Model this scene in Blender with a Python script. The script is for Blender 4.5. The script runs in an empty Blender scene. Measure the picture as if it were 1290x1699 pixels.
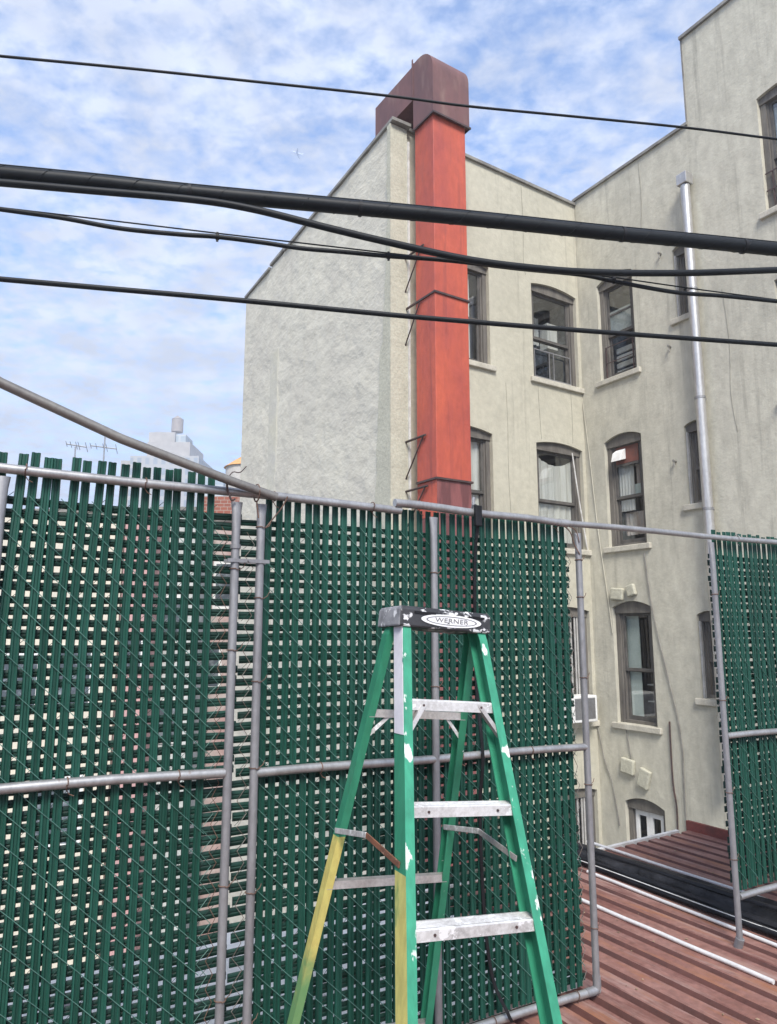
import bpy, bmesh, math, random
from mathutils import Vector, Matrix
random.seed(7)
R = math.radians
sc = bpy.context.scene
col = sc.collection

# ------------------------------------------------------------------ camera model (used to survey the place)
F, CX, CY, H = 1200.0, 645.0, 849.5, 1.7
PITCH = math.atan(195 / F)
cp, sp_ = math.cos(PITCH), math.sin(PITCH)
EYE = Vector((0, 0, H))

def ray(x, y):
    a, b = (x - CX) / F, (CY - y) / F
    return Vector((a, cp - b * sp_, sp_ + b * cp))

def on_wall(x, y, P, D):            # survey a pixel onto a vertical plane through P along D
    n = Vector((-D[1], D[0])); d = ray(x, y)
    t = n.dot(Vector((P[0], P[1]))) / n.dot(Vector((d.x, d.y)))
    return EYE + d * t

def on_floor(x, y, z=0.0):
    d = ray(x, y); return EYE + d * ((z - H) / d.z)

cam = bpy.data.cameras.new('camera')
cam.sensor_fit = 'VERTICAL'; cam.sensor_height = 24.0; cam.lens = 24.0 * F / 1699.0
cam.clip_start = 0.05; cam.clip_end = 9000
co = bpy.data.objects.new('camera', cam); col.objects.link(co)
co.location = EYE; co.rotation_euler = (R(90) + PITCH, 0, 0)
sc.camera = co

# ------------------------------------------------------------------ materials
def nd(nt, kind, **kw):
    n = nt.nodes.new(kind)
    for k, v in kw.items():
        if hasattr(n, k): setattr(n, k, v)
        else: n.inputs[k].default_value = v
    return n

def mat(name, base, rough=0.7, metal=0.0, var=None, vscale=3.0, vstretch=(1, 1, 1), vlo=.4, vhi=.65,
        spots=None, sscale=8.0, sthr=.62, swid=.04, sstretch=(1, 1, 1), bump=0.0, bscale=30.0, bstretch=(1, 1, 1), bdist=.01,
        fine=0.12, detail=6.0, rot=(0, 0, 0), spec=.5, streak=None):
    m = bpy.data.materials.new(name); m.use_nodes = True
    nt = m.node_tree; L = nt.links.new
    bs = nt.nodes['Principled BSDF']
    bs.inputs['Roughness'].default_value = rough; bs.inputs['Metallic'].default_value = metal
    bs.inputs['Specular IOR Level'].default_value = spec
    tc = nd(nt, 'ShaderNodeTexCoord')
    def noise(scale, stretch, det=detail, rgh=.6):
        mp = nd(nt, 'ShaderNodeMapping'); mp.inputs['Scale'].default_value = stretch; mp.inputs['Rotation'].default_value = rot
        L(tc.outputs['Object'], mp.inputs['Vector'])
        nz = nd(nt, 'ShaderNodeTexNoise'); nz.inputs['Scale'].default_value = scale; nz.inputs['Detail'].default_value = det
        nz.inputs['Roughness'].default_value = rgh
        L(mp.outputs[0], nz.inputs['Vector']); return nz.outputs['Fac']
    def ramp(fac, lo, hi):
        mr = nd(nt, 'ShaderNodeMapRange'); mr.inputs['From Min'].default_value = lo; mr.inputs['From Max'].default_value = hi
        L(fac, mr.inputs['Value']); return mr.outputs['Result']
    def mix(fac, a, b, blend='MIX'):
        mx = nd(nt, 'ShaderNodeMix', data_type='RGBA', blend_type=blend)
        for s, v in ((mx.inputs['Factor'], fac), (mx.inputs[6], a), (mx.inputs[7], b)):
            if hasattr(v, 'links') or hasattr(v, 'is_linked'): L(v, s)
            else: s.default_value = v if not isinstance(v, tuple) else (*v, 1) if len(v) == 3 else v
        return mx.outputs[2]
    c = tuple(base)
    nt_c = None
    rgb = nd(nt, 'ShaderNodeRGB'); rgb.outputs[0].default_value = (*c, 1); cur = rgb.outputs[0]
    if var is not None:
        cur = mix(ramp(noise(vscale, vstretch), vlo, vhi), cur, tuple(var))
    if streak is not None:
        cur = mix(ramp(noise(2.2, (2.6, 2.6, .12), 8, .65), .56, .75), cur, tuple(streak))
    if fine:
        f = ramp(noise(vscale * 9, vstretch, 3), .3, .7)
        cur = mix(fine, cur, mix(f, (0, 0, 0), (1, 1, 1)), 'OVERLAY')
    if spots is not None:
        cur = mix(ramp(noise(sscale, sstretch, 4), sthr, sthr + swid), cur, tuple(spots))
    L(cur, bs.inputs['Base Color'])
    if bump:
        b = nd(nt, 'ShaderNodeBump'); b.inputs['Strength'].default_value = bump; b.inputs['Distance'].default_value = bdist
        L(noise(bscale, bstretch, 5), b.inputs['Height']); L(b.outputs[0], bs.inputs['Normal'])
    return m

M = {}
M['stucco'] = mat('cream_stucco', (.485, .460, .368), .9, var=(.425, .402, .32), vscale=.9, vlo=.35, vhi=.7, bump=.35, bscale=14, bdist=.02, streak=(.32, .30, .24), fine=.08)
M['stucco_wing'] = mat('weathered_stucco', (.53, .505, .412), .9, var=(.44, .42, .345), vscale=.8, vstretch=(1, 1, .5), vlo=.35, vhi=.68, bump=.35, bscale=14, bdist=.02, streak=(.30, .285, .235), fine=.12)
M['stucco_rough'] = mat('rough_grey_stucco', (.58, .55, .455), .92, var=(.53, .50, .42), vscale=.7, bump=.48, bscale=3.4, bstretch=(1, 1, 1.5), bdist=.07, fine=.05, rot=(.55, .3, 0), streak=(.52, .49, .40), detail=3)
M['stucco_band'] = mat('yellowed_stucco', (.525, .50, .40), .92, var=(.50, .48, .415), vscale=1.6, bump=.4, bscale=5, bdist=.05, fine=.05)
M['stucco_light'] = mat('pale_stucco', (.475, .46, .365), .9, var=(.425, .41, .325), vscale=3, bump=.5, bscale=18, bdist=.02)
M['crackline'] = mat('dark_crack', (.27, .255, .205), .9, var=(.36, .345, .28), vscale=6)  # dark tone of the thin crack strips
M['coping'] = mat('dark_metal_coping', (.17, .16, .145), .7, var=(.27, .26, .23), vscale=4)
M['rust_edge'] = mat('reddish_edge', (.14, .075, .06), .7)
M['woodtrim'] = mat('old_brown_window_frame', (.155, .142, .122), .75, var=(.10, .09, .08), vscale=6, vstretch=(1, 1, .2), fine=.15)
M['sashm'] = mat('dark_sash', (.075, .07, .063), .65, var=(.12, .11, .10), vscale=6)
M['sashlight'] = mat('light_sash', (.45, .44, .42), .6, var=(.33, .32, .3), vscale=5)
M['sill'] = mat('painted_stone_sill', (.52, .49, .41), .85, var=(.40, .375, .31), vscale=4, bump=.3, bscale=30)
M['white'] = mat('white_paint', (.78, .78, .76), .55, var=(.66, .65, .62), vscale=5, fine=.06)
M['white_dirty'] = mat('grimy_white_plastic', (.66, .65, .62), .6, var=(.48, .46, .42), vscale=6, fine=.1)
M['curtain'] = mat('white_curtain', (.70, .68, .64), .95, var=(.54, .52, .49), vscale=3, vstretch=(6, 6, .3), fine=.08)
M['curtain_pink'] = mat('dusty_pink_curtain', (.55, .42, .36), .95, var=(.66, .6, .54), vscale=2.0, vstretch=(3, 3, .4))
M['tile'] = mat('pale_green_tile', (.66, .72, .68), .35, var=(.58, .64, .6), vscale=4)
M['rustpanel'] = mat('red_brown_panel', (.20, .065, .045), .8, var=(.12, .06, .05), vscale=5)
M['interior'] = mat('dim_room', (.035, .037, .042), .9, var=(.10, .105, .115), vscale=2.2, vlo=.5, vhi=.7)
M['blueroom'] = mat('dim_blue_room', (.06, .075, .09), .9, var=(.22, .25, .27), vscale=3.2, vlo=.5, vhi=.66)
M['duct'] = mat('red_painted_duct', (.50, .098, .050), .6, var=(.31, .060, .050), vscale=1.5, vstretch=(1, 1, .45), vlo=.35, vhi=.75, spots=(.30, .075, .06), sscale=2.2, sthr=.63, swid=.14, sstretch=(1, 1, .35), bump=.3, bscale=3, bdist=.03, fine=.1, streak=(.24, .055, .045))
M['hood'] = mat('purple_brown_duct_hood', (.165, .074, .066), .6, var=(.115, .056, .054), vscale=1.6, vstretch=(1, 1, .4), fine=.1, bump=.12, bscale=3, bdist=.03, spots=(.215, .13, .105), sscale=2, sthr=.56, swid=.14, sstretch=(1, 1, .3))
M['ductstain'] = mat('maroon_rusted_duct', (.22, .075, .072), .6, var=(.13, .045, .045), vscale=6, vstretch=(1, 1, .12), vlo=.45, vhi=.55)
M['band'] = mat('dark_iron', (.045, .03, .03), .6, var=(.08, .045, .04), vscale=8)
M['galv'] = mat('galvanised_pipe', (.40, .395, .385), .42, .6, var=(.30, .295, .29), vscale=9, vstretch=(1, 1, .4), spots=(.27, .22, .19), sscale=11, sthr=.68, swid=.08, fine=.12)
M['galvpost'] = mat('dull_galvanised_post', (.29, .29, .295), .5, .5, var=(.235, .23, .235), vscale=7, vstretch=(1, 1, .4), spots=(.24, .19, .16), sscale=9, sthr=.69, swid=.06, fine=.12)
M['brace'] = mat('dull_brace_pipe', (.21, .20, .18), .5, .4, var=(.16, .15, .14), vscale=6)
M['flue'] = mat('flue_pipe', (.52, .51, .49), .36, .6, var=(.42, .41, .40), vscale=4, vstretch=(1, 1, .3))
M['rusty'] = mat('rusty_wire', (.10, .06, .045), .8, var=(.17, .10, .07), vscale=30)
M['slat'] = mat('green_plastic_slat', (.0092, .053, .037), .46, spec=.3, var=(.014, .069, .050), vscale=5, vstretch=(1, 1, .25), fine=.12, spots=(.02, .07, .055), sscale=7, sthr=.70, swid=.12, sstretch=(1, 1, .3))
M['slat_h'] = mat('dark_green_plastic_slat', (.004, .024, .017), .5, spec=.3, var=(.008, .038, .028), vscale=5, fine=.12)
M['slat_old'] = mat('sunfaded_green_slat', (.028, .085, .062), .5, var=(.05, .12, .09), vscale=7, vstretch=(1, 1, .3), fine=.2)
M['mesh'] = mat('green_coated_wire', (.085, .19, .155), .5, var=(.05, .12, .10), vscale=6)
M['meshrust'] = mat('bare_wire', (.20, .19, .17), .6, .3, var=(.13, .09, .07), vscale=20)
M['black'] = mat('black_rubber', (.008, .008, .009), .55, spec=.25, var=(.014, .014, .016), vscale=6, bump=.2, bscale=40)
M['cable'] = mat('black_cable_jacket', (.006, .0075, .009), .5, var=(.010, .012, .014), vscale=3, spec=.22)
M['tarp'] = mat('black_tarp', (.006, .006, .0065), .6, spec=.18, var=(.03, .03, .033), vscale=5, bump=.6, bscale=9, bdist=.03, spots=(.5, .5, .5), sscale=13, sthr=.77, swid=.02)
M['roof'] = mat('worn_red_roof_paint', (.235, .118, .094), .78, var=(.185, .080, .060), vscale=2.6, vlo=.4, vhi=.6, fine=.22, bump=.15, bscale=30)
M['valley'] = mat('painted_shade_roof_valley', (.125, .050, .040), .8, var=(.085, .038, .032), vscale=3)  # darker red: the shade between the ribs is put into the colour
def per_island(m, lo, hi):
    nt = m.node_tree; L = nt.links.new; bs = nt.nodes['Principled BSDF']; src = bs.inputs['Base Color'].links[0].from_socket
    g = nd(nt, 'ShaderNodeNewGeometry'); mr = nd(nt, 'ShaderNodeMapRange'); mr.inputs['To Min'].default_value = lo; mr.inputs['To Max'].default_value = hi
    L(g.outputs['Random Per Island'], mr.inputs['Value']); hv = nd(nt, 'ShaderNodeHueSaturation'); L(mr.outputs[0], hv.inputs['Value']); L(src, hv.inputs['Color']); L(hv.outputs[0], bs.inputs['Base Color'])
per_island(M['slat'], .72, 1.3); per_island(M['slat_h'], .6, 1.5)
def add_rust(m):
    nt = m.node_tree; L = nt.links.new; bs = nt.nodes['Principled BSDF']
    src = bs.inputs['Base Color'].links[0].from_socket
    tc = nd(nt, 'ShaderNodeTexCoord'); mp = nd(nt, 'ShaderNodeMapping'); mp.inputs['Rotation'].default_value = (0, 0, R(58.9)); 
    vm = nd(nt, 'ShaderNodeMapping'); vm.inputs['Scale'].default_value = (.55, 3.6, 1)
    L(tc.outputs['Object'], mp.inputs[0]); L(mp.outputs[0], vm.inputs[0])
    nz = nd(nt, 'ShaderNodeTexNoise'); nz.inputs['Scale'].default_value = 1.9; nz.inputs['Detail'].default_value = 7; nz.inputs['Roughness'].default_value = .7
    L(vm.outputs[0], nz.inputs['Vector'])
    nz2 = nd(nt, 'ShaderNodeTexNoise'); nz2.inputs['Scale'].default_value = 2.7; nz2.inputs['Detail'].default_value = 8; nz2.inputs['Roughness'].default_value = .72
    vm2 = nd(nt, 'ShaderNodeMapping'); vm2.inputs['Scale'].default_value = (.35, 3.0, 1); vm2.inputs['Location'].default_value = (4, 9, 0); L(mp.outputs[0], vm2.inputs[0]); L(vm2.outputs[0], nz2.inputs['Vector'])
    for lo, hi, c, nsrc in ((.52, .66, (.27, .11, .05, 1), nz), (.52, .66, (.31, .205, .175, 1), nz2)):
        mr = nd(nt, 'ShaderNodeMapRange'); mr.inputs['From Min'].default_value = lo; mr.inputs['From Max'].default_value = hi
        L(nsrc.outputs['Fac'], mr.inputs['Value'])
        mx = nd(nt, 'ShaderNodeMix', data_type='RGBA'); L(mr.outputs[0], mx.inputs['Factor']); L(src, mx.inputs[6]); mx.inputs[7].default_value = c
        src = mx.outputs[2]
    mr = nd(nt, 'ShaderNodeMapRange'); mr.inputs['From Min'].default_value = .46; mr.inputs['From Max'].default_value = .34
    L(nz.outputs['Fac'], mr.inputs['Value'])
    mx = nd(nt, 'ShaderNodeMix', data_type='RGBA'); L(mr.outputs[0], mx.inputs['Factor']); L(src, mx.inputs[6]); mx.inputs[7].default_value = (.10, .030, .024, 1)
    L(mx.outputs[2], bs.inputs['Base Color'])
add_rust(M['roof'])
M['roofedge'] = mat('dark_red_flashing', (.19, .045, .032), .65, var=(.11, .04, .03), vscale=5)
M['gritm'] = mat('dry_leaf_bits', (.34, .24, .15), .9, var=(.12, .07, .05), vscale=3)
M['whiteroof'] = mat('white_roof_coating', (.82, .79, .72), .8, var=(.66, .63, .57), vscale=2.5, spots=(.22, .20, .19), sscale=6, sthr=.63, swid=.05, fine=.1)
M['conduit'] = mat('white_conduit', (.54, .53, .51), .5, var=(.6, .58, .56), vscale=8, fine=.1)
M['fibre'] = mat('green_fibreglass', (.034, .235, .135), .42, var=(.026, .195, .108), vscale=4, vstretch=(1, 1, .3), spots=(.62, .68, .64), sscale=17, sthr=.70, swid=.03, fine=.14)
M['fibre_front'] = mat('paint_spattered_fibreglass', (.040, .27, .16), .42, var=(.03, .225, .128), vscale=4, vstretch=(1, 1, .3), spots=(.72, .75, .70), sscale=16, sthr=.585, swid=.04, sstretch=(1, 1, .5), fine=.2)
M['yellow'] = mat('worn_yellow_paint', (.58, .50, .15), .55, var=(.46, .45, .15), vscale=5, vstretch=(1, 1, .4), spots=(.12, .24, .08), sscale=8, sthr=.56, swid=.08, sstretch=(1, 1, .35), fine=.15)
M['yellowgreen'] = mat('worn_yellow_fading_to_green', (.58, .50, .15), .55, var=(.46, .45, .15), vscale=5, vstretch=(1, 1, .4), spots=(.14, .27, .09), sscale=8, sthr=.58, swid=.08, sstretch=(1, 1, .35), fine=.15)
def wear_down(m, z0, z1, c):          # paint rubbed off towards the foot of the rail
    nt = m.node_tree; L = nt.links.new; bs = nt.nodes['Principled BSDF']; src = bs.inputs['Base Color'].links[0].from_socket
    tc = nd(nt, 'ShaderNodeTexCoord'); sx = nd(nt, 'ShaderNodeSeparateXYZ'); L(tc.outputs['Object'], sx.inputs[0])
    nz = nd(nt, 'ShaderNodeTexNoise'); nz.inputs['Scale'].default_value = 14; nz.inputs['Detail'].default_value = 5; L(tc.outputs['Object'], nz.inputs['Vector'])
    a = nd(nt, 'ShaderNodeMath', operation='MULTIPLY_ADD'); a.inputs[1].default_value = .5; L(nz.outputs['Fac'], a.inputs[0]); L(sx.outputs[2], a.inputs[2])
    mr = nd(nt, 'ShaderNodeMapRange', interpolation_type='SMOOTHSTEP'); mr.inputs['From Min'].default_value = z0 + .25; mr.inputs['From Max'].default_value = z1 + .25; mr.inputs['To Min'].default_value = .85; mr.inputs['To Max'].default_value = 0; L(a.outputs[0], mr.inputs['Value'])
    mx = nd(nt, 'ShaderNodeMix', data_type='RGBA'); L(mr.outputs[0], mx.inputs['Factor']); L(src, mx.inputs[6]); mx.inputs[7].default_value = (*c, 1); L(mx.outputs[2], bs.inputs['Base Color'])
wear_down(M['yellowgreen'], .45, .68, (.07, .26, .11))
M['tape'] = mat('pale_masking_tape', (.62, .60, .64), .6, var=(.70, .69, .72), vscale=5, spots=(.10, .22, .20), sscale=9, sthr=.64, swid=.03, sstretch=(1, 1, .4), fine=.1)
M['alu'] = mat('scuffed_aluminium', (.66, .65, .63), .5, .4, var=(.50, .485, .47), vscale=8, spots=(.82, .82, .81), sscale=22, sthr=.59, swid=.04, fine=.25)
M['aluplain'] = mat('dull_aluminium', (.48, .46, .44), .5, .5, var=(.38, .35, .33), vscale=9, fine=.15)
M['cap'] = mat('scratched_black_plastic', (.020, .020, .022), .5, var=(.045, .045, .048), vscale=9, spots=(.62, .62, .62), sscale=22, sthr=.56, swid=.05, sstretch=(1, 1, 1.6), fine=.1)
M['capend'] = mat('paint_smeared_plastic', (.17, .17, .18), .6, var=(.32, .32, .33), vscale=14, spots=(.7, .7, .7), sscale=26, sthr=.58, swid=.05, fine=.1)
M['logo'] = mat('white_decal', (.74, .74, .74), .5, spots=(.10, .10, .10), sscale=40, sthr=.66, swid=.03)
M['ink'] = mat('grey_decal_ink', (.16, .16, .17), .6)
M['rustbar'] = mat('rusted_steel_bar', (.21, .085, .045), .8, var=(.12, .055, .035), vscale=20, spots=(.34, .2, .13), sscale=40, sthr=.62)
M['cream_wall'] = mat('cream_painted_wall', (.62, .565, .45), .9, var=(.54, .50, .42), vscale=1.2, fine=.06)
M['pink_wall'] = mat('pink_painted_wall', (.50, .29, .275), .9, var=(.42, .27, .26), vscale=2)
M['grey_wall'] = mat('pale_grey_wall', (.50, .52, .50), .9, var=(.36, .38, .36), vscale=2)
M['dusty_wall'] = mat('dusty_pink_wall', (.42, .27, .25), .9, var=(.46, .42, .39), vscale=1.1)
M['white_wall'] = mat('white_painted_wall', (.78, .77, .74), .9, var=(.68, .66, .62), vscale=2)
def brick(name, c1, c2, mortar, scale, bw=.5, rh=.25, ms=.02):
    m = bpy.data.materials.new(name); m.use_nodes = True; nt = m.node_tree
    tc = nd(nt, 'ShaderNodeTexCoord'); sx = nd(nt, 'ShaderNodeSeparateXYZ'); cb = nd(nt, 'ShaderNodeCombineXYZ')
    nt.links.new(tc.outputs['Object'], sx.inputs[0])
    ad = nd(nt, 'ShaderNodeMath', operation='ADD'); nt.links.new(sx.outputs[0], ad.inputs[0]); nt.links.new(sx.outputs[1], ad.inputs[1])
    nt.links.new(ad.outputs[0], cb.inputs[0]); nt.links.new(sx.outputs[2], cb.inputs[1])
    b = nd(nt, 'ShaderNodeTexBrick'); nt.links.new(cb.outputs[0], b.inputs['Vector'])
    b.inputs['Color1'].default_value = (*c1, 1); b.inputs['Color2'].default_value = (*c2, 1); b.inputs['Mortar'].default_value = (*mortar, 1)
    b.inputs['Scale'].default_value = scale; b.inputs['Brick Width'].default_value = bw; b.inputs['Row Height'].default_value = rh; b.inputs['Mortar Size'].default_value = ms
    if name.endswith('facade'): b.offset = 0
    nt.links.new(b.outputs['Color'], nt.nodes['Principled BSDF'].inputs['Base Color'])
    nt.nodes['Principled BSDF'].inputs['Roughness'].default_value = .85
    return m
M['brick'] = brick('red_brick', (.30, .10, .065), (.24, .085, .06), (.34, .28, .24), 2.4)
M['tower'] = brick('pale_window_facade', (.25, .29, .33), (.28, .32, .36), (.40, .40, .39), 1.0, 2.4, 3.2, .62)
M['towerplain'] = mat('pale_concrete_tower', (.42, .395, .365), .9, var=(.37, .35, .33), vscale=.05)
M['glassy'] = brick('pale_glass_facade', (.31, .37, .41), (.34, .40, .43), (.44, .47, .48), 1.0, 3.0, 2.4, .35)
M['tankwood'] = mat('weathered_tank_wood', (.34, .30, .27), .9, var=(.28, .24, .22), vscale=.8)
M['tankgrey'] = mat('grey_tank_staves', (.50, .47, .43), .9, var=(.4, .38, .35), vscale=3)
M['orange'] = mat('orange_tank_roof', (.62, .34, .13), .8, var=(.54, .28, .10), vscale=3)
M['aircraft'] = mat('aircraft_grey', (.46, .53, .66), .5)
M['ground'] = mat('yard_concrete', (.26, .25, .23), .95, var=(.18, .18, .17), vscale=.3)
M['antenna'] = mat('dull_antenna_metal', (.33, .34, .36), .5, .5)
M['roofvent'] = mat('light_zinc_vent', (.55, .60, .62), .5, .3, var=(.48, .53, .55), vscale=3)

def glass():
    m = bpy.data.materials.new('window_glass'); m.use_nodes = True; nt = m.node_tree; nt.nodes.clear(); L = nt.links.new
    out = nd(nt, 'ShaderNodeOutputMaterial'); tr = nd(nt, 'ShaderNodeBsdfTransparent'); tr.inputs[0].default_value = (.86, .89, .88, 1)
    gl = nd(nt, 'ShaderNodeBsdfGlossy'); gl.inputs['Roughness'].default_value = .03
    fr = nd(nt, 'ShaderNodeLayerWeight'); p3 = nd(nt, 'ShaderNodeMath', operation='POWER'); p3.inputs[1].default_value = 3.0; L(fr.outputs['Facing'], p3.inputs[0])
    a = nd(nt, 'ShaderNodeMath', operation='MULTIPLY_ADD'); a.inputs[1].default_value = .6; a.inputs[2].default_value = .19; L(p3.outputs[0], a.inputs[0])
    nz = nd(nt, 'ShaderNodeTexNoise'); nz.inputs['Scale'].default_value = 1.1; bp = nd(nt, 'ShaderNodeBump'); bp.inputs['Strength'].default_value = .12; bp.inputs['Distance'].default_value = .02
    tc = nd(nt, 'ShaderNodeTexCoord'); L(tc.outputs['Object'], nz.inputs['Vector']); L(nz.outputs[0], bp.inputs['Height']); L(bp.outputs[0], gl.inputs['Normal'])
    mx = nd(nt, 'ShaderNodeMixShader'); L(a.outputs[0], mx.inputs[0]); L(tr.outputs[0], mx.inputs[1]); L(gl.outputs[0], mx.inputs[2]); L(mx.outputs[0], out.inputs[0])
    return m
M['glass'] = glass()

# ------------------------------------------------------------------ mesh helpers
class MB:
    def __init__(s): s.v = []; s.f = []; s.mi = []
    def add(s, vs, fs, mi=0):
        o = len(s.v); s.v += [Vector(v) for v in vs]
        for f in fs: s.f.append([i + o for i in f]); s.mi.append(mi)
        return s
    def quad(s, a, b, c, d, mi=0): return s.add([a, b, c, d], [(0, 1, 2, 3)], mi)
    def hexa(s, p, mi=0):   # p: 8 corners, bottom ring then top ring
        return s.add(p, [(3, 2, 1, 0), (4, 5, 6, 7), (0, 1, 5, 4), (1, 2, 6, 5), (2, 3, 7, 6), (3, 0, 4, 7)], mi)
    def box(s, o, ax, x, y, z, mi=0):   # frame box: origin, axes (3 vectors), ranges
        o = Vector(o); X, Y, Z = [Vector(a) for a in ax]
        P = lambda a, b, c: o + X * a + Y * b + Z * c
        return s.hexa([P(x[0], y[0], z[0]), P(x[1], y[0], z[0]), P(x[1], y[1], z[0]), P(x[0], y[1], z[0]),
                       P(x[0], y[0], z[1]), P(x[1], y[0], z[1]), P(x[1], y[1], z[1]), P(x[0], y[1], z[1])], mi)
    def loft(s, rings, close=True, caps=True, mi=0, mif=None):
        n = len(rings[0]); o = len(s.v)
        for r in rings: s.v += [Vector(p) for p in r]
        for k in range(len(rings) - 1):
            for i in range(n if close else n - 1):
                j = (i + 1) % n
                s.f.append([o + k * n + i, o + k * n + j, o + (k + 1) * n + j, o + (k + 1) * n + i])
                s.mi.append(mif(k, i) if mif else mi)
        if caps and close:
            s.f.append([o + i for i in range(n)][::-1]); s.mi.append(mi)
            e = o + (len(rings) - 1) * n
            s.f.append([e + i for i in range(n)]); s.mi.append(mi)
        return s
    def tube(s, pts, r, n=10, mi=0, caps=True):
        pts = [Vector(p) for p in pts]; rs = r if isinstance(r, (list, tuple)) else [r] * len(pts)
        rings = []; up = None
        for i, p in enumerate(pts):
            t = (pts[min(i + 1, len(pts) - 1)] - pts[max(i - 1, 0)]).normalized()
            if up is None:
                up = Vector((0, 0, 1)) if abs(t.z) < .9 else Vector((1, 0, 0))
            a = t.cross(up).normalized(); up = a.cross(t).normalized()
            rings.append([p + (a * math.cos(2 * math.pi * k / n) + up * math.sin(2 * math.pi * k / n)) * rs[i] for k in range(n)])
        return s.loft(rings, True, caps, mi)
    def build(s, name, mats, parent=None, loc=None, smooth=True, bevel=0):
        me = bpy.data.meshes.new(name); root = Vector((0, 0, 0))
        q = parent
        while q is not None: root += q.location; q = q.parent
        if parent is None and loc is not None: root = Vector(loc)
        me.from_pydata([v - root for v in s.v], [], s.f)
        if not isinstance(mats, (list, tuple)): mats = [mats]
        for m in mats: me.materials.append(m)
        for p, k in zip(me.polygons, s.mi): p.material_index = k; p.use_smooth = smooth
        me.update(); 
        bm = bmesh.new(); bm.from_mesh(me); bmesh.ops.recalc_face_normals(bm, faces=bm.faces); bm.to_mesh(me); bm.free()
        if smooth: me.set_sharp_from_angle(angle=R(38))
        o = bpy.data.objects.new(name, me); col.objects.link(o); o.parent = parent
        if parent is None and loc is not None: o.location = loc
        if bevel:
            b = o.modifiers.new('bevel', 'BEVEL'); b.width = bevel; b.segments = 2; b.limit_method = 'ANGLE'; b.angle_limit = R(40)
        return o

def tag(o, label=None, cat=None, group=None, kind=None):
    if label: o['label'] = label
    if cat: o['category'] = cat
    if group: o['group'] = group
    if kind: o['kind'] = kind
    return o
def thing(name, label, cat, loc, group=None):
    o = bpy.data.objects.new(name, None); col.objects.link(o); o.location = loc; o.empty_display_size = .2
    return tag(o, label, cat, group)
def smooth_path(pts, n=8):          # Catmull-Rom
    pts = [Vector(p) for p in pts]; out = []
    for i in range(len(pts) - 1):
        p0 = pts[max(i - 1, 0)]; p1 = pts[i]; p2 = pts[i + 1]; p3 = pts[min(i + 2, len(pts) - 1)]
        for k in range(n):
            t = k / n
            out.append(.5 * ((2 * p1) + (p2 - p0) * t + (2 * p0 - 5 * p1 + 4 * p2 - p3) * t * t + (3 * p1 - p0 - 3 * p2 + p3) * t ** 3))
    out.append(pts[-1]); return out
Z = Vector((0, 0, 1))
WORLDAX = (Vector((1, 0, 0)), Vector((0, 1, 0)), Z)

# ------------------------------------------------------------------ site survey
dA = Vector((-.517, .856, 0)).normalized(); dB = Vector((.839, .545, 0)).normalized()
I0 = EYE + ray(953, 345) * (13.0 / ray(953, 345).y); I0.z = 0            # inner corner of the court
N0 = on_wall(650, 206, I0, dB); N0.z = 0                                  # near corner of the side wing
F0 = N0 + dA * 6.72                                                       # far corner
LB = (I0 - N0).length
nrm = lambda d: Vector((d.y, -d.x, 0))
class Wall:
    def __init__(s, O, d): s.O = Vector(O); s.d = Vector(d); s.n = nrm(d)
    def P(s, t, z, m=0.0): return s.O + s.d * t + s.n * m + Z * z
    def ax(s): return (s.d, s.n, Z)
WA = Wall(F0, -dA); WB = Wall(N0, dB); WC = Wall(I0, -dA)

# ------------------------------------------------------------------ apartment building
BZ = -8.0
bld = thing('apartment_building', 'cream stuccoed apartment building round a court, with brown sash windows', 'building', (N0.x, N0.y, BZ))
DEPTH = .16
def wall_mesh(W, t0, t1, zb, ztop, ops, mb):
    """grid wall with arched openings; ztop(t) gives the top edge"""
    ts = sorted({t0, t1, *[o[0] for o in ops], *[o[1] for o in ops], *[o for o in ztop[1] if t0 < o < t1]})
    zs = sorted({zb, 1e9, *[o[2] for o in ops], *[o[3] + o[4] for o in ops]})
    top = ztop[0]
    for a, b in zip(ts, ts[1:]):
        for c, d in zip(zs, zs[1:]):
            cm, dm = (a + b) / 2, (c + min(d, 99)) / 2
            if any(o[0] < cm < o[1] and o[2] < dm < o[3] + o[4] for o in ops): continue
            za, zb2 = (top(a + 1e-4), top(b - 1e-4)) if d > 1e8 else (d, d)
            n = max(1, int((b - a) / .8))
            mb.quad(W.P(a, c), W.P(b, c), W.P(b, zb2), W.P(a, za))
    for (a, b, z0, z1, rise) in ops:
        k = 10; arc = []
        for i in range(k + 1):
            u = i / k; arc.append((a + (b - a) * u, z1 + rise * (1 - (2 * u - 1) ** 2)))
        for (ta, za), (tb, zb3) in zip(arc, arc[1:]):
            mb.quad(W.P(ta, za), W.P(tb, zb3), W.P(tb, z1 + rise), W.P(ta, z1 + rise))
            mb.quad(W.P(ta, za), W.P(tb, zb3), W.P(tb, zb3, -DEPTH), W.P(ta, za, -DEPTH))
        for t in (a, b): mb.quad(W.P(t, z0), W.P(t, z1), W.P(t, z1, -DEPTH), W.P(t, z0, -DEPTH))
        mb.quad(W.P(a, z0), W.P(b, z0), W.P(b, z0, -DEPTH), W.P(a, z0, -DEPTH))
    return mb

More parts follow.
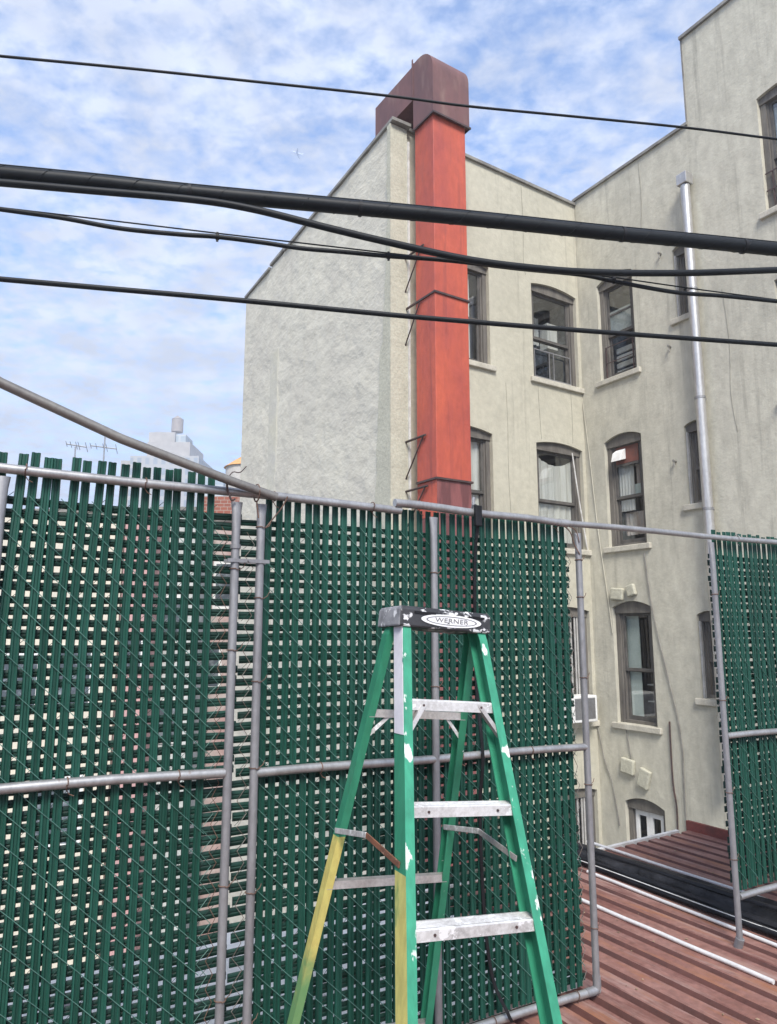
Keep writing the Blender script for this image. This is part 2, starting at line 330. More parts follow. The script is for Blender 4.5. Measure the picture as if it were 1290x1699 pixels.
opsB = []; opsC = []
for (z0, z1) in ((6.14, 7.93), (3.11, 4.94), (.15, 2.02), (-2.6, -1.0)):
    opsB += [(.86, 2.02, z0, z1, .07), (3.03, 4.19, z0, z1, .07)]
    opsC += [(.46, 1.27, z0 + .01, z1 + .055, .10)]
opsC[-1] = (.53, 1.31, -2.6, -1.09, .10)
for (z0, z1) in ((6.73, 7.92), (3.64, 4.90), (.68, 1.92), (-2.4, -1.20)):
    opsC += [(2.11, 2.50, z0, z1, .06)]
opsC += [(3.74, 4.62, 7.77, 9.62, .05), (3.76, 4.62, 4.9, 6.68, .05), (3.76, 4.62, .7, 2.5, .05)]
PIL = .30       # smooth raised corner strip on wall B
topB = (lambda t: 9.87, [])
TS = 2.57
topC = (lambda t: 9.96 if t < TS else 11.56, [TS])
topA = (lambda t: 9.60 + .27 * t / 6.72, [])
mb = MB(); wall_mesh(WB, 0, LB, BZ, topB, opsB, mb); mb.build('rear_wall', M['stucco'], bld, smooth=False)
mb = MB(); wall_mesh(WC, 0, 7.5, BZ, topC, opsC, mb); mb.build('wing_wall', M['stucco_wing'], bld, smooth=False)
# rough side wall: a finely divided sheet with lumpy trowelled relief
mb = MB(); nt_, nz_ = 72, 110
rnd = random.Random(3)
from mathutils import noise as mn
def relief(t, z):
    return mn.noise(Vector((t * 1.6 + z * .9, z * 2.4 - t * .8, 0))) * .020 + mn.noise(Vector((t * 5 + z * 3, z * 7 - t * 2, 3))) * .012
zl = -1.5
vs = []
for i in range(nt_ + 1):
    t = 6.72 * i / nt_
    for k in range(nz_ + 1):
        z = zl + (topA[0](t) - zl) * k / nz_
        edge = min(1, (6.72 - t) / .2, t / .1)
        vs.append(WA.P(t, z, .012 + relief(t, z) * edge))
mb.add(vs, [(i * (nz_ + 1) + k, (i + 1) * (nz_ + 1) + k, (i + 1) * (nz_ + 1) + k + 1, i * (nz_ + 1) + k + 1) for i in range(nt_) for k in range(nz_)])
mb.quad(WA.P(0, BZ), WA.P(6.72, BZ), WA.P(6.72, zl), WA.P(0, zl))
mb.build('side_wall', M['stucco_rough'], bld)
# smooth stucco return on the side wall, its ragged left edge wandering away from the corner towards the bottom
mb = MB(); row = []
nz2 = 120
for k in range(nz2 + 1):
    z = zl + (9.86 - zl) * k / nz2
    wdt = .07 + max(0, (8.3 - z)) * .062 + mn.noise(Vector((z * 2.1, 0, 9))) * .05 + mn.noise(Vector((z * 9, 4, 9))) * .03
    if z < 6.1: wdt += .07
    row.append((z, max(.03, min(.8, wdt))))
for (z, w), (z2, w2) in zip(row, row[1:]):
    mb.quad(WA.P(6.72 - w, z, .012), WA.P(6.72 - w + .02, z, .055), WA.P(6.72 - w2 + .02, z2, .055), WA.P(6.72 - w2, z2, .012))
    mb.quad(WA.P(6.72 - w + .02, z, .055), WA.P(6.72 + .05, z, .055), WA.P(6.72 + .05, z2, .055), WA.P(6.72 - w2 + .02, z2, .055))
mb.box(WB.P(0, 0), WB.ax(), (-.055, PIL - .03), (.002, .05), (zl, 9.84))
mb.build('corner_strip', M['stucco_light'], bld, smooth=False)
mb = MB(); mb.box(WB.P(0, 0), WB.ax(), (PIL - .028, PIL + .006), (.003, .075), (zl, 9.62)); mb.build('corner_bead', M['white_dirty'], bld, smooth=False)
# shallow pilaster band and trowel ridge on the side wall
mb = MB(); k = 40
for i in range(k):
    za, zc = -1 + 8.6 * i / k, -1 + 8.6 * (i + 1) / k
    j = lambda z: mn.noise(Vector((z * 2, 7, 0))) * .04
    a0, b0 = 1.72 + j(za), 2.12 + j(za + 3); a1, b1 = 1.72 + j(zc), 2.12 + j(zc + 3)
    mb.quad(WA.P(a0, za, .022), WA.P(b0, za, .022), WA.P(b1, zc, .022), WA.P(a1, zc, .022))
    mb.quad(WA.P(a0 - .08, za, .0), WA.P(a0, za, .022), WA.P(a1, zc, .022), WA.P(a1 - .08, zc, .0))
    mb.quad(WA.P(b0, za, .022), WA.P(b0 + .08, za, .0), WA.P(b1 + .08, zc, .0), WA.P(b1, zc, .022))
mb.build('chimney_breast', M['stucco_band'], bld)
# other faces and the roof
mb = MB()
Bk = dA * 9 + dB * 0
r1 = N0 + Z * 9.6; 
mb.quad(F0 + Z * 9.45, N0 + dB * .02 + Z * 9.6, I0 + dA * .0 + Z * 9.6, I0 + dA * 6.72 + Z * 9.45)
mb.quad(I0 + dA * 6.72 + Z * 9.45, I0 - dA * .0 + Z * 9.6, I0 + dB * 6 + Z * 9.6, I0 + dA * 6.72 + dB * 6 + Z * 9.5)
mb.quad(WC.P(TS, 9.9, -.3), WC.P(TS, 9.9, -6), WC.P(0, 9.6, -6), WC.P(0, 9.6, -.3))
mb.build('roof', M['coping'], bld, smooth=False)
mb = MB()
mb.quad(WC.P(TS, 9.3, 0), WC.P(TS, 9.3, -6), WC.P(TS, 11.56, -6), WC.P(TS, 11.56, 0))
mb.quad(WC.P(7.5, BZ, 0), WC.P(7.5, BZ, -6), WC.P(7.5, 11.56, -6), WC.P(7.5, 11.56, 0))
mb.quad(WC.P(TS, 11.5, -.2), WC.P(7.5, 11.5, -.2), WC.P(7.5, 11.5, -6), WC.P(TS, 11.5, -6))
mb.quad(F0 + Z * BZ, F0 + dB * 9 + Z * BZ, F0 + dB * 9 + Z * 9.55, F0 + Z * 9.58)
mb.build('gable_wall', M['stucco_wing'], bld, smooth=False)
# copings
mb = MB()
mb.box(WB.P(0, 9.87), WB.ax(), (.02, LB + .03), (-.3, .045), (-.01, .045))
mb.box(WC.P(0, 9.96), WC.ax(), (-.02, TS), (-.3, .04), (-.01, .04))
mb.box(WC.P(0, 11.56), WC.ax(), (TS - .03, 7.5), (-.3, .045), (-.01, .045))
mb.box(WC.P(TS, 10.005), WC.ax(), (-.025, .0), (-.25, .012), (0, 1.54))
for a, b, lift in ((0, 1.55, 0), (1.6, 2.35, .045), (2.4, 6.85, .0)):
    pa, pb = topA[0](a) + lift, topA[0](b) + lift
    mb.hexa([WA.P(a, pa - .02, .06), WA.P(b, pb - .02, .06), WA.P(b, pb - .02, -.3), WA.P(a, pa - .02, -.3), WA.P(a, pa + .035, .06), WA.P(b, pb + .035, .06), WA.P(b, pb + .035, -.3), WA.P(a, pa + .035, -.3)])
mb.build('coping', M['coping'], bld, smooth=False)

# ---- windows: frame, sash, pane, sill, room, curtain
def win(W, op, style='plain', vis_sill=True):
    a, b, z0, z1, rise = op; w = b - a
    mb = MB(); ax = W.ax(); O = W.P(0, 0)
    fw = .085 if w > .6 else .06
    # arched head board
    k = 10; arc = [(a + w * i / k, z1 + rise * (1 - (2 * i / k - 1) ** 2)) for i in range(k + 1)]
    hz = z1 - .10
    for (ta, za), (tb, zb) in zip(arc, arc[1:]):
        mb.quad(W.P(ta, hz, -.055), W.P(tb, hz, -.055), W.P(tb, zb, -.055), W.P(ta, za, -.055))
    mb.quad(W.P(a, hz, -.055), W.P(b, hz, -.055), W.P(b, hz, -.16), W.P(a, hz, -.16))
    for (x0, x1) in ((a, a + fw), (b - fw, b)):
        mb.box(O, ax, (x0, x1), (-.16, -.075), (z0, hz))
        s = .5 * fw
    mb.box(O, ax, (a + fw, a + fw + .03), (-.16, -.105), (z0 + .05, hz)); mb.box(O, ax, (b - fw - .03, b - fw), (-.16, -.105), (z0 + .05, hz))
    mb.box(O, ax, (a + fw, b - fw), (-.16, -.09), (z0, z0 + .05))
    fr = mb.build('window', M['woodtrim'], bld, smooth=False)
    ia, ib = a + fw + .03, b - fw - .03
    zm = z0 + (hz - z0) * .47
    if vis_sill:
        s = MB(); s.box(O, ax, (a - .09, b + (.09 if w > .6 else .0)), (-.158, .055), (z0 - .10, z0 - .003)); s.build('sill', M['sill'], fr, smooth=False, bevel=.012)
    sm = M['sashm']; sash = MB(); pane = MB(); st = .045
    def leaf(x0, x1, y0, y1, m, bot=.05, topb=.045, sd=st):
        sash.box(O, ax, (x0, x0 + sd), (m - .035, m), (y0, y1)); sash.box(O, ax, (x1 - sd, x1), (m - .035, m), (y0, y1))
        sash.box(O, ax, (x0 + sd, x1 - sd), (m - .035, m), (y0, y0 + bot)); sash.box(O, ax, (x0 + sd, x1 - sd), (m - .035, m), (y1 - topb, y1))
        pane.quad(W.P(x0 + sd, y0 + bot, m - .018), W.P(x1 - sd, y0 + bot, m - .018), W.P(x1 - sd, y1 - topb, m - .018), W.P(x0 + sd, y1 - topb, m - .018))
    if style == 'casement':
        sm = M['white']; mid = (ia + ib) / 2
        leaf(ia, mid - .002, z0 + .05, hz - .02, -.11, .07, .07, .06); leaf(mid + .002, ib, z0 + .05, hz - .02, -.11, .07, .07, .06)
    elif style == 'transom':
        zt = z0 + (hz - z0) * .70
        leaf(ia, ib, zm, hz, -.118); leaf(ia, ib, z0 + .05, zm + .03, -.155, .07)
        sash.box(O, ax, (ia + st, ib - st), (-.150, -.128), (zt, zt + .035))
    else:
        leaf(ia, ib, zm, hz, -.118); leaf(ia, ib, z0 + .05, zm + .03, -.155, .07)
    sash.build('sash', sm, fr, smooth=False); pane.build('pane', M['glass'], fr, smooth=False)
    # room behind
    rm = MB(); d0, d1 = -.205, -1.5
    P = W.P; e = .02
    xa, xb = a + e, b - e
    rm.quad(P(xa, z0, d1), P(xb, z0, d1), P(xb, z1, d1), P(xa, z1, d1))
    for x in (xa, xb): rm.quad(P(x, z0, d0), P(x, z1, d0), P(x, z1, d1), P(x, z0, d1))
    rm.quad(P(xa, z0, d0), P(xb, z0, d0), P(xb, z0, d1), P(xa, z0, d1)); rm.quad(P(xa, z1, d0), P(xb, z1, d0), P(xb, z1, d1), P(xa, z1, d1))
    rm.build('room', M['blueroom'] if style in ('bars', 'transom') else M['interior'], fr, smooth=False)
    def cloth(x0, x1, y0, y1, m, material, sag=0, name='curtain'):
        c = MB(); n = 26; rr = random.Random(int(a * 100 + z0 * 10))
        ph = rr.random() * 6; rings = []
        for i in range(n + 1):
            u = i / n; x = x0 + (x1 - x0) * u
            mm = m + .012 * math.sin(u * 34 + ph) + .006 * math.sin(u * 71)
            tp = y1 - sag * (1 - (2 * u - 1) ** 2)
            rings.append([P(x, y0, mm), P(x, (y0 + tp) / 2, mm * 1.0 - .004), P(x, tp, mm)])
        c.loft(rings, close=False, caps=False); return c.build(name, material, fr)
    if style == 'curtains':
        cloth(ia + .03, ib - .02, zm + .0, hz - .08, -.158, M['curtain'], .14)
        cloth(ia + .02, ib - .02, z0 + .05, zm, -.192, M['curtain'])
    elif style == 'slimcurtain':
        cloth(ia, ib - .18, z0 + .05, hz - .02, -.192, M['curtain'])
    elif style == 'greycurtain':
        cloth(ia, ib, z0 + .4, hz - .02, -.192, M['curtain'])
    elif style == 'mixed':
        cloth(ia, ia + (ib - ia) * .62, z0 + .62, hz - .34, -.192, M['curtain']); cloth(ia + (ib - ia) * .6, ib, z0 + .95, hz - .34, -.24, M['curtain_pink'])
        cloth(ia + .05, ib - .1, z0 + .2, z0 + .6, -.26, M['curtain_pink'])
        q = MB(); q.box(O, ax, (ia + .045, ib - .045), (-.112, -.104), (hz - .32, hz - .02)); q.build('vent_panel', M['rustpanel'], fr, smooth=False)
        q = MB(); q.box(O, ax, (ia + .045, ib - .045), (-.112, -.104), (hz - .365, hz - .325)); q.build('cross_bar', M['sashm'], fr, smooth=False)
        q = MB()   # hooded exhaust vent
        q.hexa([P(ia + .06, hz - .25, -.10), P(ia + .27, hz - .25, -.10), P(ia + .27, hz - .29, .05), P(ia + .06, hz - .29, .05),
                P(ia + .06, hz - .06, -.10), P(ia + .27, hz - .06, -.10), P(ia + .27, hz - .13, .0), P(ia + .06, hz - .13, .0)])
        q.build('vent_hood', M['white'], fr, smooth=False, bevel=.006)
        q = MB(); q.box(O, ax, (ia + .05, ib - .05), (-.24, -.21), (zm + .03, zm + .24)); q.build('shelf', M['tile'], fr, smooth=False)
    elif style == 'tiled':
        q = MB(); q.box(O, ax, (ia + .0, ia + (ib - ia) * .46), (-.215, -.197), (z0 + .03, hz - .05)); q.build('tiled_partition', M['tile'], fr, smooth=False)
        for zz in (.35, .62):
            q = MB(); q.box(O, ax, (ia + (ib - ia) * .5, ib), (-.55, -.30), (z0 + zz, z0 + zz + .02)); q.build('shelf', M['white_dirty'], fr, smooth=False)
    elif style == 'bars':
        q = MB(); g = M['white']
        y0, y1 = z0 + .06, z0 + .60
        q.box(O, ax, (ia, ib), (-.100, -.088), (y1 - .02, y1)); q.box(O, ax, (ia, ib), (-.100, -.088), (y0, y0 + .025))
        for u in (.0, .40, .52, .985): q.box(O, ax, (ia + (ib - ia) * u, ia + (ib - ia) * u + .016), (-.100, -.088), (y0 + .025, y1 - .02))
        q.build('screen_frame', M['galvpost'], fr, smooth=False)
        cloth(ia + .05, ib - .4, zm + .1, hz - .25, -.5, M['white_dirty'])
        q = MB(); q.box(O, ax, (ib - .36, ib - .1), (-.5, -.3), (zm, zm + .5)); q.build('hanging_towel', M['curtain'], fr, smooth=False)
    elif style == 'transom':
        q = MB()
        for i in range(4): q.box(O, ax, (ia + .05, ib - .04), (-.30, -.26), (z0 + .10 + i * .14, z0 + .19 + i * .14))
        q.build('blind', M['white_dirty'], fr, smooth=False)
        q = MB(); q.box(O, ax, (ia + .045, ib - .045), (-.148, -.143), (zm + .06, zm + .48)); q.build('frosted_panel', M['grey_wall'], fr, smooth=False)
        q = MB()
        for x in (ia - .02, ib): q.box(O, ax, (x, x + .015), (-.07, -.05), (z0 + .02, z0 + .62))
        for zz in (.3, .6): q.box(O, ax, (ia - .02, ib + .015), (-.048, -.04), (z0 + zz, z0 + zz + .015))
        q.build('window_guard', M['band'], fr, smooth=False)
    elif style == 'guard':
        q = MB()
        for i in range(9): q.box(O, ax, (ia + i * (ib - ia) / 8 - .006, ia + i * (ib - ia) / 8 + .006), (-.06, -.045), (z0 + .02, z0 + .62))
        for zz in (.32, .6): q.box(O, ax, (a + .01, b - .01), (-.044, -.036), (z0 + zz, z0 + zz + .02))
        q.build('window_guard', M['band'], fr, smooth=False)
        cloth(ia, ib, zm, hz - .05, -.24, M['tile'])
    elif style == 'narrow':
        q = MB(); q.box(O, ax, (a + .005, a + .035), (-.07, -.03), (z0, z1 - .09)); q.build('storm_frame', M['sashlight'], fr, smooth=False)
    elif style == 'pole':
        for u in (.14, .2, .3):
            q = MB(); q.box(O, ax, (ib - u, ib - u + .03), (-.09, -.075), (z0, hz)); q.build('frame_post', M['sashlight'], fr, smooth=False)
    return fr
stB = ['slimcurtain', 'bars', 'greycurtain', 'curtains', 'plain', 'pole', 'plain', 'pole']
for op, st in zip(opsB, stB): win(WB, op, st)
stC = ['transom', 'mixed', 'tiled', 'casement', 'narrow', 'narrow', 'narrow', 'plain', 'guard', 'plain', 'plain']
for op, st in zip(opsC, stC): win(WC, op, st)
# broken plaster blocks above two windows
for (t, z, dt, dz, tilt) in ((.62, 2.30, .26, .20, -.1), (.92, 2.35, .17, .19, .25), (.66, -.52, .26, .24, -.12), (.98, -.66, .21, .30, -.3)):
    q = MB(); u = WC.d * math.cos(tilt) + Z * math.sin(tilt); v = -WC.d * math.sin(tilt) + Z * math.cos(tilt)
    q.box(WC.P(t, z), (u, WC.n, v), (-dt / 2, dt / 2), (.0, .075), (-dz / 2, dz / 2)); q.build('plaster_block', M['stucco_light'], bld, smooth=False, bevel=.02)
# hairline cracks
def crack(W, pts, wd, m0=.003, m='crackline'):
    q = MB(); P = smooth_path([W.P(t, z, m0) for t, z in pts], 5)
    for a, b in zip(P, P[1:]):
        j = W.d * wd * .5; q.hexa([a - j, a + j, a + j + W.n * .003, a - j + W.n * .003, b - j, b + j, b + j + W.n * .003, b - j + W.n * .003])
    q.build('crack', M[m], bld, smooth=False)
crack(WB, [(2.86, 9.8), (2.88, 9.0), (2.86, 8.3), (2.90, 8.05)], .009)
crack(WB, [(3.12, 6.0), (3.13, 5.6), (3.16, 5.02)], .008)
crack(WB, [(3.95, 6.02), (3.96, 5.5), (3.95, 5.05)], .007)
crack(WB, [(2.35, 5.9), (2.37, 5.2), (2.36, 4.3), (2.40, 3.4)], .006)
crack(WC, [(1.55, 9.9), (1.57, 9.2), (1.53, 8.6)], .008)
crack(WC, [(2.95, 6.9), (3.0, 6.0), (2.96, 5.2), (3.02, 4.6)], .006)
# roof fixtures
def at_depth(px, py, dist): return EYE + ray(px, py) * (dist / ray(px, py).y)
p = at_depth(786, 268, 15.0)
vt = thing('roof_vent', 'pale zinc vent box on the roof beside the red duct', 'vent', (p.x, p.y, 9.6))
q = MB(); q.box((p.x, p.y, 0), (dB, -dA, Z), (-.06, .13), (-.2, .2), (10.45, 11.05)); q.build('vent_box', M['roofvent'], vt, smooth=False, bevel=.02)
q = MB(); q.box((p.x, p.y, 0), (dB, -dA, Z), (-.1, .08), (-.12, .12), (9.6, 10.45)); q.build('vent_neck', M['coping'], vt, smooth=False)
p = at_depth(848, 292, 14.2)
vt = thing('roof_stub', 'small dark vent stub just showing over the rear roof edge', 'vent', (p.x, p.y, 9.6))
q = MB(); q.box((p.x, p.y, 0), (dB, -dA, Z), (-.09, .09), (-.1, .1), (9.6, 10.6)); q.build('stub_pipe', M['coping'], vt, smooth=False)
q = MB(); q.box((p.x, p.y, 0), (dB, -dA, Z), (-.12, .12), (-.13, .13), (10.6, 10.64)); q.build('stub_cap', M['band'], vt, smooth=False)

# ------------------------------------------------------------------ red exhaust duct
du = thing('exhaust_duct', 'tall square red exhaust duct bracketed to the corner of the building', 'duct', WB.P(.57, 1.2, .54))
T0, T1, M0, M1 = .255, .895, .30, .79
q = MB(); q.box(WB.P(0, 0), WB.ax(), (T0, T1), (M0, M1), (3.83, 9.66)); q.build('shaft', M['duct'], du, smooth=False, bevel=.008)
q = MB(); q.box(WB.P(0, 0), WB.ax(), (T0 + .004, T1 - .004), (M0 + .004, M1 - .004), (3.30, 3.825))
lower = q.build('lower_shaft', [M['duct'], M['ductstain']], du, smooth=False)
for pl in lower.data.polygons:
    if pl.normal.dot(WB.n) > .7: pl.material_index = 1
q = MB(); q.box(WB.P(0, 0), WB.ax(), (T0 + .008, T1 - .008), (M0 + .008, M1 - .008), (-1.5, 3.298)); q.build('base_shaft', M['ductstain'], du, smooth=False)
# hood: elbow and run back over the roof
q = MB(); hT0, hT1, hM0, hM1 = T0 - .03, T1 + .055, M0 + .0, M1 + .045
zt, rr_ = 10.86, .40
prof = [(hM0, 9.66), (hM1, 9.66), (hM1, zt - rr_)]
for i in range(1, 9):
    an = R(90) * i / 8; prof.append((hM1 - rr_ + rr_ * math.cos(an), zt - rr_ + rr_ * math.sin(an)))
prof += [(hM0, zt)]
q.loft([[WB.P(t, z, m) for m, z in prof] for t in (hT0, hT1)])
q.build('elbow_hood', M['hood'], du, smooth=True)
q = MB(); prof = [(hM0 - .002, 10.23), (hM0 - .002, zt - .012), (-.88, zt - .012), (-.88, 9.7), (-.50, 9.7), (-.50, 10.23)]
q.loft([[WB.P(t, z, m) for m, z in prof] for t in (hT0 + .012, hT1 - .012)]); q.build('roof_run', M['hood'], du, smooth=False)
q = MB(); q.box(WB.P(0, 0), WB.ax(), (hT0 - .008, hT1 + .008), (hM0 - .03, hM0 + .0), (zt, zt + .03)); q.box(WB.P(0, 0), WB.ax(), (hT0 - .01, hT0 - .0005), (hM0 - .025, hM0 + .005), (10.2, zt + .09))
q.build('seam_flange', M['hood'], du, smooth=False)
def band(z, m0=M0):
    q = MB(); e = .022; h = .03
    q.box(WB.P(0, 0), WB.ax(), (T0 - e, T1 + e), (M1, M1 + e), (z, z + h)); q.box(WB.P(0, 0), WB.ax(), (T0 - e, T0), (m0, M1), (z, z + h)); q.box(WB.P(0, 0), WB.ax(), (T1, T1 + e), (m0, M1), (z, z + h))
    q.build('band', M['band'], du, smooth=False)
band(6.68, .0); band(3.83)
q = MB(); e = .04
q.box(WB.P(0, 0), WB.ax(), (hT0 - .012, hT1 + .02), (hM1, hM1 + .02), (9.635, 9.665)); q.box(WB.P(0, 0), WB.ax(), (hT0 - .014, hT0), (hM0, hM1), (9.635, 9.665)); q.box(WB.P(0, 0), WB.ax(), (hT1, hT1 + .014), (hM0, hM1), (9.635, 9.665))
q.build('band', M['band'], du, smooth=False)
for z, bar, m1 in ((7.55, 1, .55), (6.66, 0, .5), (4.53, 1, .56), (3.76, 1, .60)):
    q = MB()
    if bar: q.tube([WB.P(T0 - .03, z, .0), WB.P(T0 - .03, z, m1)], .018, 6)
    q.tube([WB.P(T0 - .03, z - .01, m1 - .06), WB.P(T0 - .03, z - .62, .01)], .012, 6)
    q.build('bracket', M['band'], du, smooth=False)

# ------------------------------------------------------------------ flue pipe, air conditioner, wall cables
FT = 2.535
fl = thing('flue_pipe', 'tall shiny metal flue pipe with a square cap on the wing wall', 'pipe', WC.P(FT, -1, .14))
q = MB(); q.tube([WC.P(FT, -.5, .14), WC.P(FT, 8.82, .14)], .076, 20); q.build('pipe', M['flue'], fl)
q = MB(); q.box(WC.P(FT, 0, .14), WC.ax(), (-.092, .092), (-.092, .092), (8.83, 9.02)); q.build('cap', M['flue'], fl, smooth=False, bevel=.01)
for z in (7.0, 5.22, 3.48, 1.8):
    q = MB(); q.tube([WC.P(FT, z, .14), WC.P(FT, z + .035, .14)], .083, 20); q.box(WC.P(FT, z, 0), WC.ax(), (-.012, .012), (0.002, .08), (0, .03)); q.build('strap', M['galvpost'], fl)
ac = thing('air_conditioner', 'white window air conditioner poking out of the lower rear window by the inner corner', 'air conditioner', WB.P(3.78, .16, .1))
q = MB(); q.box(WB.P(0, 0), WB.ax(), (3.40, 4.00), (-.05, .26), (.17, .60)); q.build('case', M['white'], ac, smooth=False, bevel=.015)
q = MB()
for i in range(12): q.box(WB.P(0, 0), WB.ax(), (3.46, 3.94), (.261, .268), (.225 + i * .028, .250 + i * .028))
q.box(WB.P(0, 0), WB.ax(), (3.455, 3.945), (.2602, .2625), (.222, .562))
q.build('grille', M['galvpost'], ac, smooth=False)
def wall_cable(pts, r, label, m='coping', W=WC):
    q = MB(); P = [W.P(t, z, .012 + r) for t, z in pts]; q.tube(smooth_path(P, 6), r, 6)
    o = q.build('wall_cable', M[m], None, loc=P[0]); tag(o, label, 'cable', 'thin cables on the apartment walls'); return o
def tz(W, x, y): p = on_wall(x, y, W.O, W.d); return ((p - W.O).dot(W.d), p.z)
wall_cable([tz(WC, *p) for p in ((968, 665), (980, 760), (994, 880), (1008, 975), (1018, 1050))], .007, 'thin grey cable slanting down beside the inner corner of the court', 'stucco_wing')
wall_cable([tz(WC, *p) for p in ((992, 1200), (1006, 1265), (1018, 1300), (1030, 1370))], .008, 'thin grey cable slanting down from below the air conditioner', 'coping')
wall_cable([tz(WC, *p) for p in ((1071, 918), (1082, 1000), (1102, 1090), (1125, 1185), (1134, 1240), (1137, 1300), (1142, 1385))], .009, 'long thin cable running down the wing wall beside two sash windows', 'coping')
wall_cable([tz(WC, *p) for p in ((1113, 1197), (1115, 1240), (1119, 1300), (1125, 1340), (1127, 1390))], .013, 'short dark cable on the wing wall, left of the long thin one', 'band')
wall_cable([tz(WC, *p) for p in ((1040, 1205), (1049, 1260), (1055, 1290))], .008, 'short thin cable between a sash window sill and broken plaster', 'coping')
wall_cable([tz(WB, *p) for p in ((948, 752), (958, 820), (968, 880), (974, 915))], .012, 'pale cable dangling across the curtained rear window', 'white_dirty', WB)
for px, py in ((1097, 422), (1113, 576), (1122, 766)):
    t, z = tz(WC, px, py); q = MB(); q.tube([WC.P(t, z, 0), WC.P(t, z + .01, .07)], .022, 6); q.tube([WC.P(t, z, .05), WC.P(t + .01, z - .09, .055)], .01, 5)
    o = q.build('wall_hook', M['coping'], None, loc=WC.P(t, z)); tag(o, 'small rusted hook in the wing wall ' + {422: 'below the thick overhead cable', 576: 'just below the lowest overhead cable', 766: 'left of the middle narrow window'}[py], 'hook', 'hooks in the wing wall')

# ------------------------------------------------------------------ roof we stand on
e_ = Vector((.517, -.856, 0)).normalized(); q_ = Vector((.856, .517, 0)).normalized()    # along the ribs / across
RC = on_floor(1140, 1378, 0)                                   # far right corner of the roof
def RP(a, b, z=0.0): return RC + e_ * a - q_ * b + Z * z        # a: towards the street, b: to the left
mb = MB(); per = .1445; prof = []; b = -.02
while b < 9.5:
    prof += [(b, .0), (b + .094, .0), (b + .106, -.030), (b + .130, -.030)]; b += per
rings = []
edge_dir = dB
for a in [0, .6, 1.3, 2.1, 3.0, 4.2, 5.6, 7.2, 9.5, 12]:
    ring = []
    for bb, z in prof:
        base = RC - edge_dir * (bb / edge_dir.dot(q_))          # far edge follows the court wall direction
        p = base + e_ * a
        ring.append(p + Z * (z + .003 * mn.noise(p * 1.5)))
    rings.append(ring)
mb.loft(rings, close=False, caps=False, mif=lambda k, i: 1 if i % 4 in (1, 2) else 0)  # left rib slopes and valley floors take the painted shade colour
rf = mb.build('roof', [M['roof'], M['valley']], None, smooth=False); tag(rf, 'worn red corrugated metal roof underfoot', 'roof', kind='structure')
mb = MB(); mb.hexa([*(RP(a, b, -.55) for a, b in ((.1, .05), (12, .05), (12, 11), (.5, 11))), *(RP(a, b, -.06) for a, b in ((.1, .05), (12, .05), (12, 11), (.5, 11)))])
o = mb.build('roof_deck', M['roofedge'], None, smooth=False); tag(o, 'dark red deck carrying the corrugated roof', 'roof', kind='structure')
mb = MB(); mb.box(RC, (e_, -q_, Z), (-.02, 12), (-.055, -.021), (-.5, .075)); o = mb.build('roof_kerb', M['roofedge'], None, smooth=False); tag(o, 'dark red upstand along the right edge of the roof', 'roof edge', kind='structure')
mb = MB(); ln = 8.0; mb.box(RC, (dB, Vector((-dB.y, dB.x, 0)), Z), (-ln, -.1), (.0, .035), (-.4, .016)); o = mb.build('roof_edge_strip', M['white_dirty'], None, smooth=False); tag(o, 'thin pale strip along the far edge of the roof', 'roof edge', kind='structure')

# dry grit and leaf bits
mb = MB(); rg = random.Random(77)
for i in range(170):
    a_g, b_g = rg.uniform(.3, 4.6), rg.uniform(.3, 3.6); c = RP(a_g, b_g, .004); r = rg.uniform(.003, .011); an = rg.uniform(0, 6.3)
    u = Vector((math.cos(an), math.sin(an), rg.uniform(-.2, .3))); v_ = Vector((-math.sin(an), math.cos(an), rg.uniform(-.2, .3))) * rg.uniform(.4, 1)
    mb.hexa([c - u * r, c - v_ * r, c + u * r, c + v_ * r, c - u * r * .8 + Z * .003, c - v_ * r * .8 + Z * .003, c + u * r * .8 + Z * .003, c + v_ * r * .8 + Z * .003])
o = mb.build('grit', M['gritm'], None, smooth=False); tag(o, 'dry leaf bits and grit scattered on the red roof', 'grit', kind='stuff')
# white conduits lying along the ribs
def conduit(p0, p1, r, label):
    d = (p1 - p0); q = MB(); pts = [p0 + d * (i / 10) + Z * .0012 * math.sin(i * 1.7) for i in range(11)]
    q.tube(pts, r, 10); o = q.build('conduit', M['conduit'], None, loc=p0); tag(o, label, 'conduit', 'white conduits on the red roof')
    return o
def off(x, y, z): return on_floor(x, y, z)
conduit(off(975, 1396, .02), off(1213, 1473, .02) + e_ * 1.6, .011, 'white conduit along the far side of the black roll')
conduit(off(975, 1446, .015), off(1290, 1571, .015) + e_ * .8, .0105, 'white conduit on the red roof passing just behind the leaning fence post foot')
conduit(off(960, 1491, .015), off(1284, 1629, .015), .0115, 'white conduit with a cut end, nearest of the three on the red roof')

# black rolled membrane
p0, p1 = on_floor(955, 1413, .06) - e_ * .15, on_floor(1290, 1518, .06) + e_ * 1.0
d = p1 - p0; nn = 44
ro = thing('hose_bundle', 'bundle of black hoses and rolled membrane lying across the red roof', 'bundle', p0)
def hose(off, zc, r, wob, name, m, seed, flat=1.0):
    q = MB(); rings = []
    for i in range(nn + 1):
        u = i / nn; c = p0 + d * u - q_ * (off * (.75 + .5 * u) + wob * math.sin(u * 5 + seed)) + Z * (zc * (.8 + .3 * u) + wob * .3 * math.sin(u * 9 + seed * 2))
        ring = []
        for k in range(12):
            an = 2 * math.pi * k / 12; rad = r * (.85 + .3 * u) * (1 + .22 * mn.noise(Vector((u * 11, math.cos(an) * 1.5 + seed, math.sin(an) * 1.5))))
            ring.append(c + q_ * math.cos(an) * rad * flat + Z * math.sin(an) * rad)
        rings.append(ring)
    q.loft(rings); return q.build(name, M[m], ro)
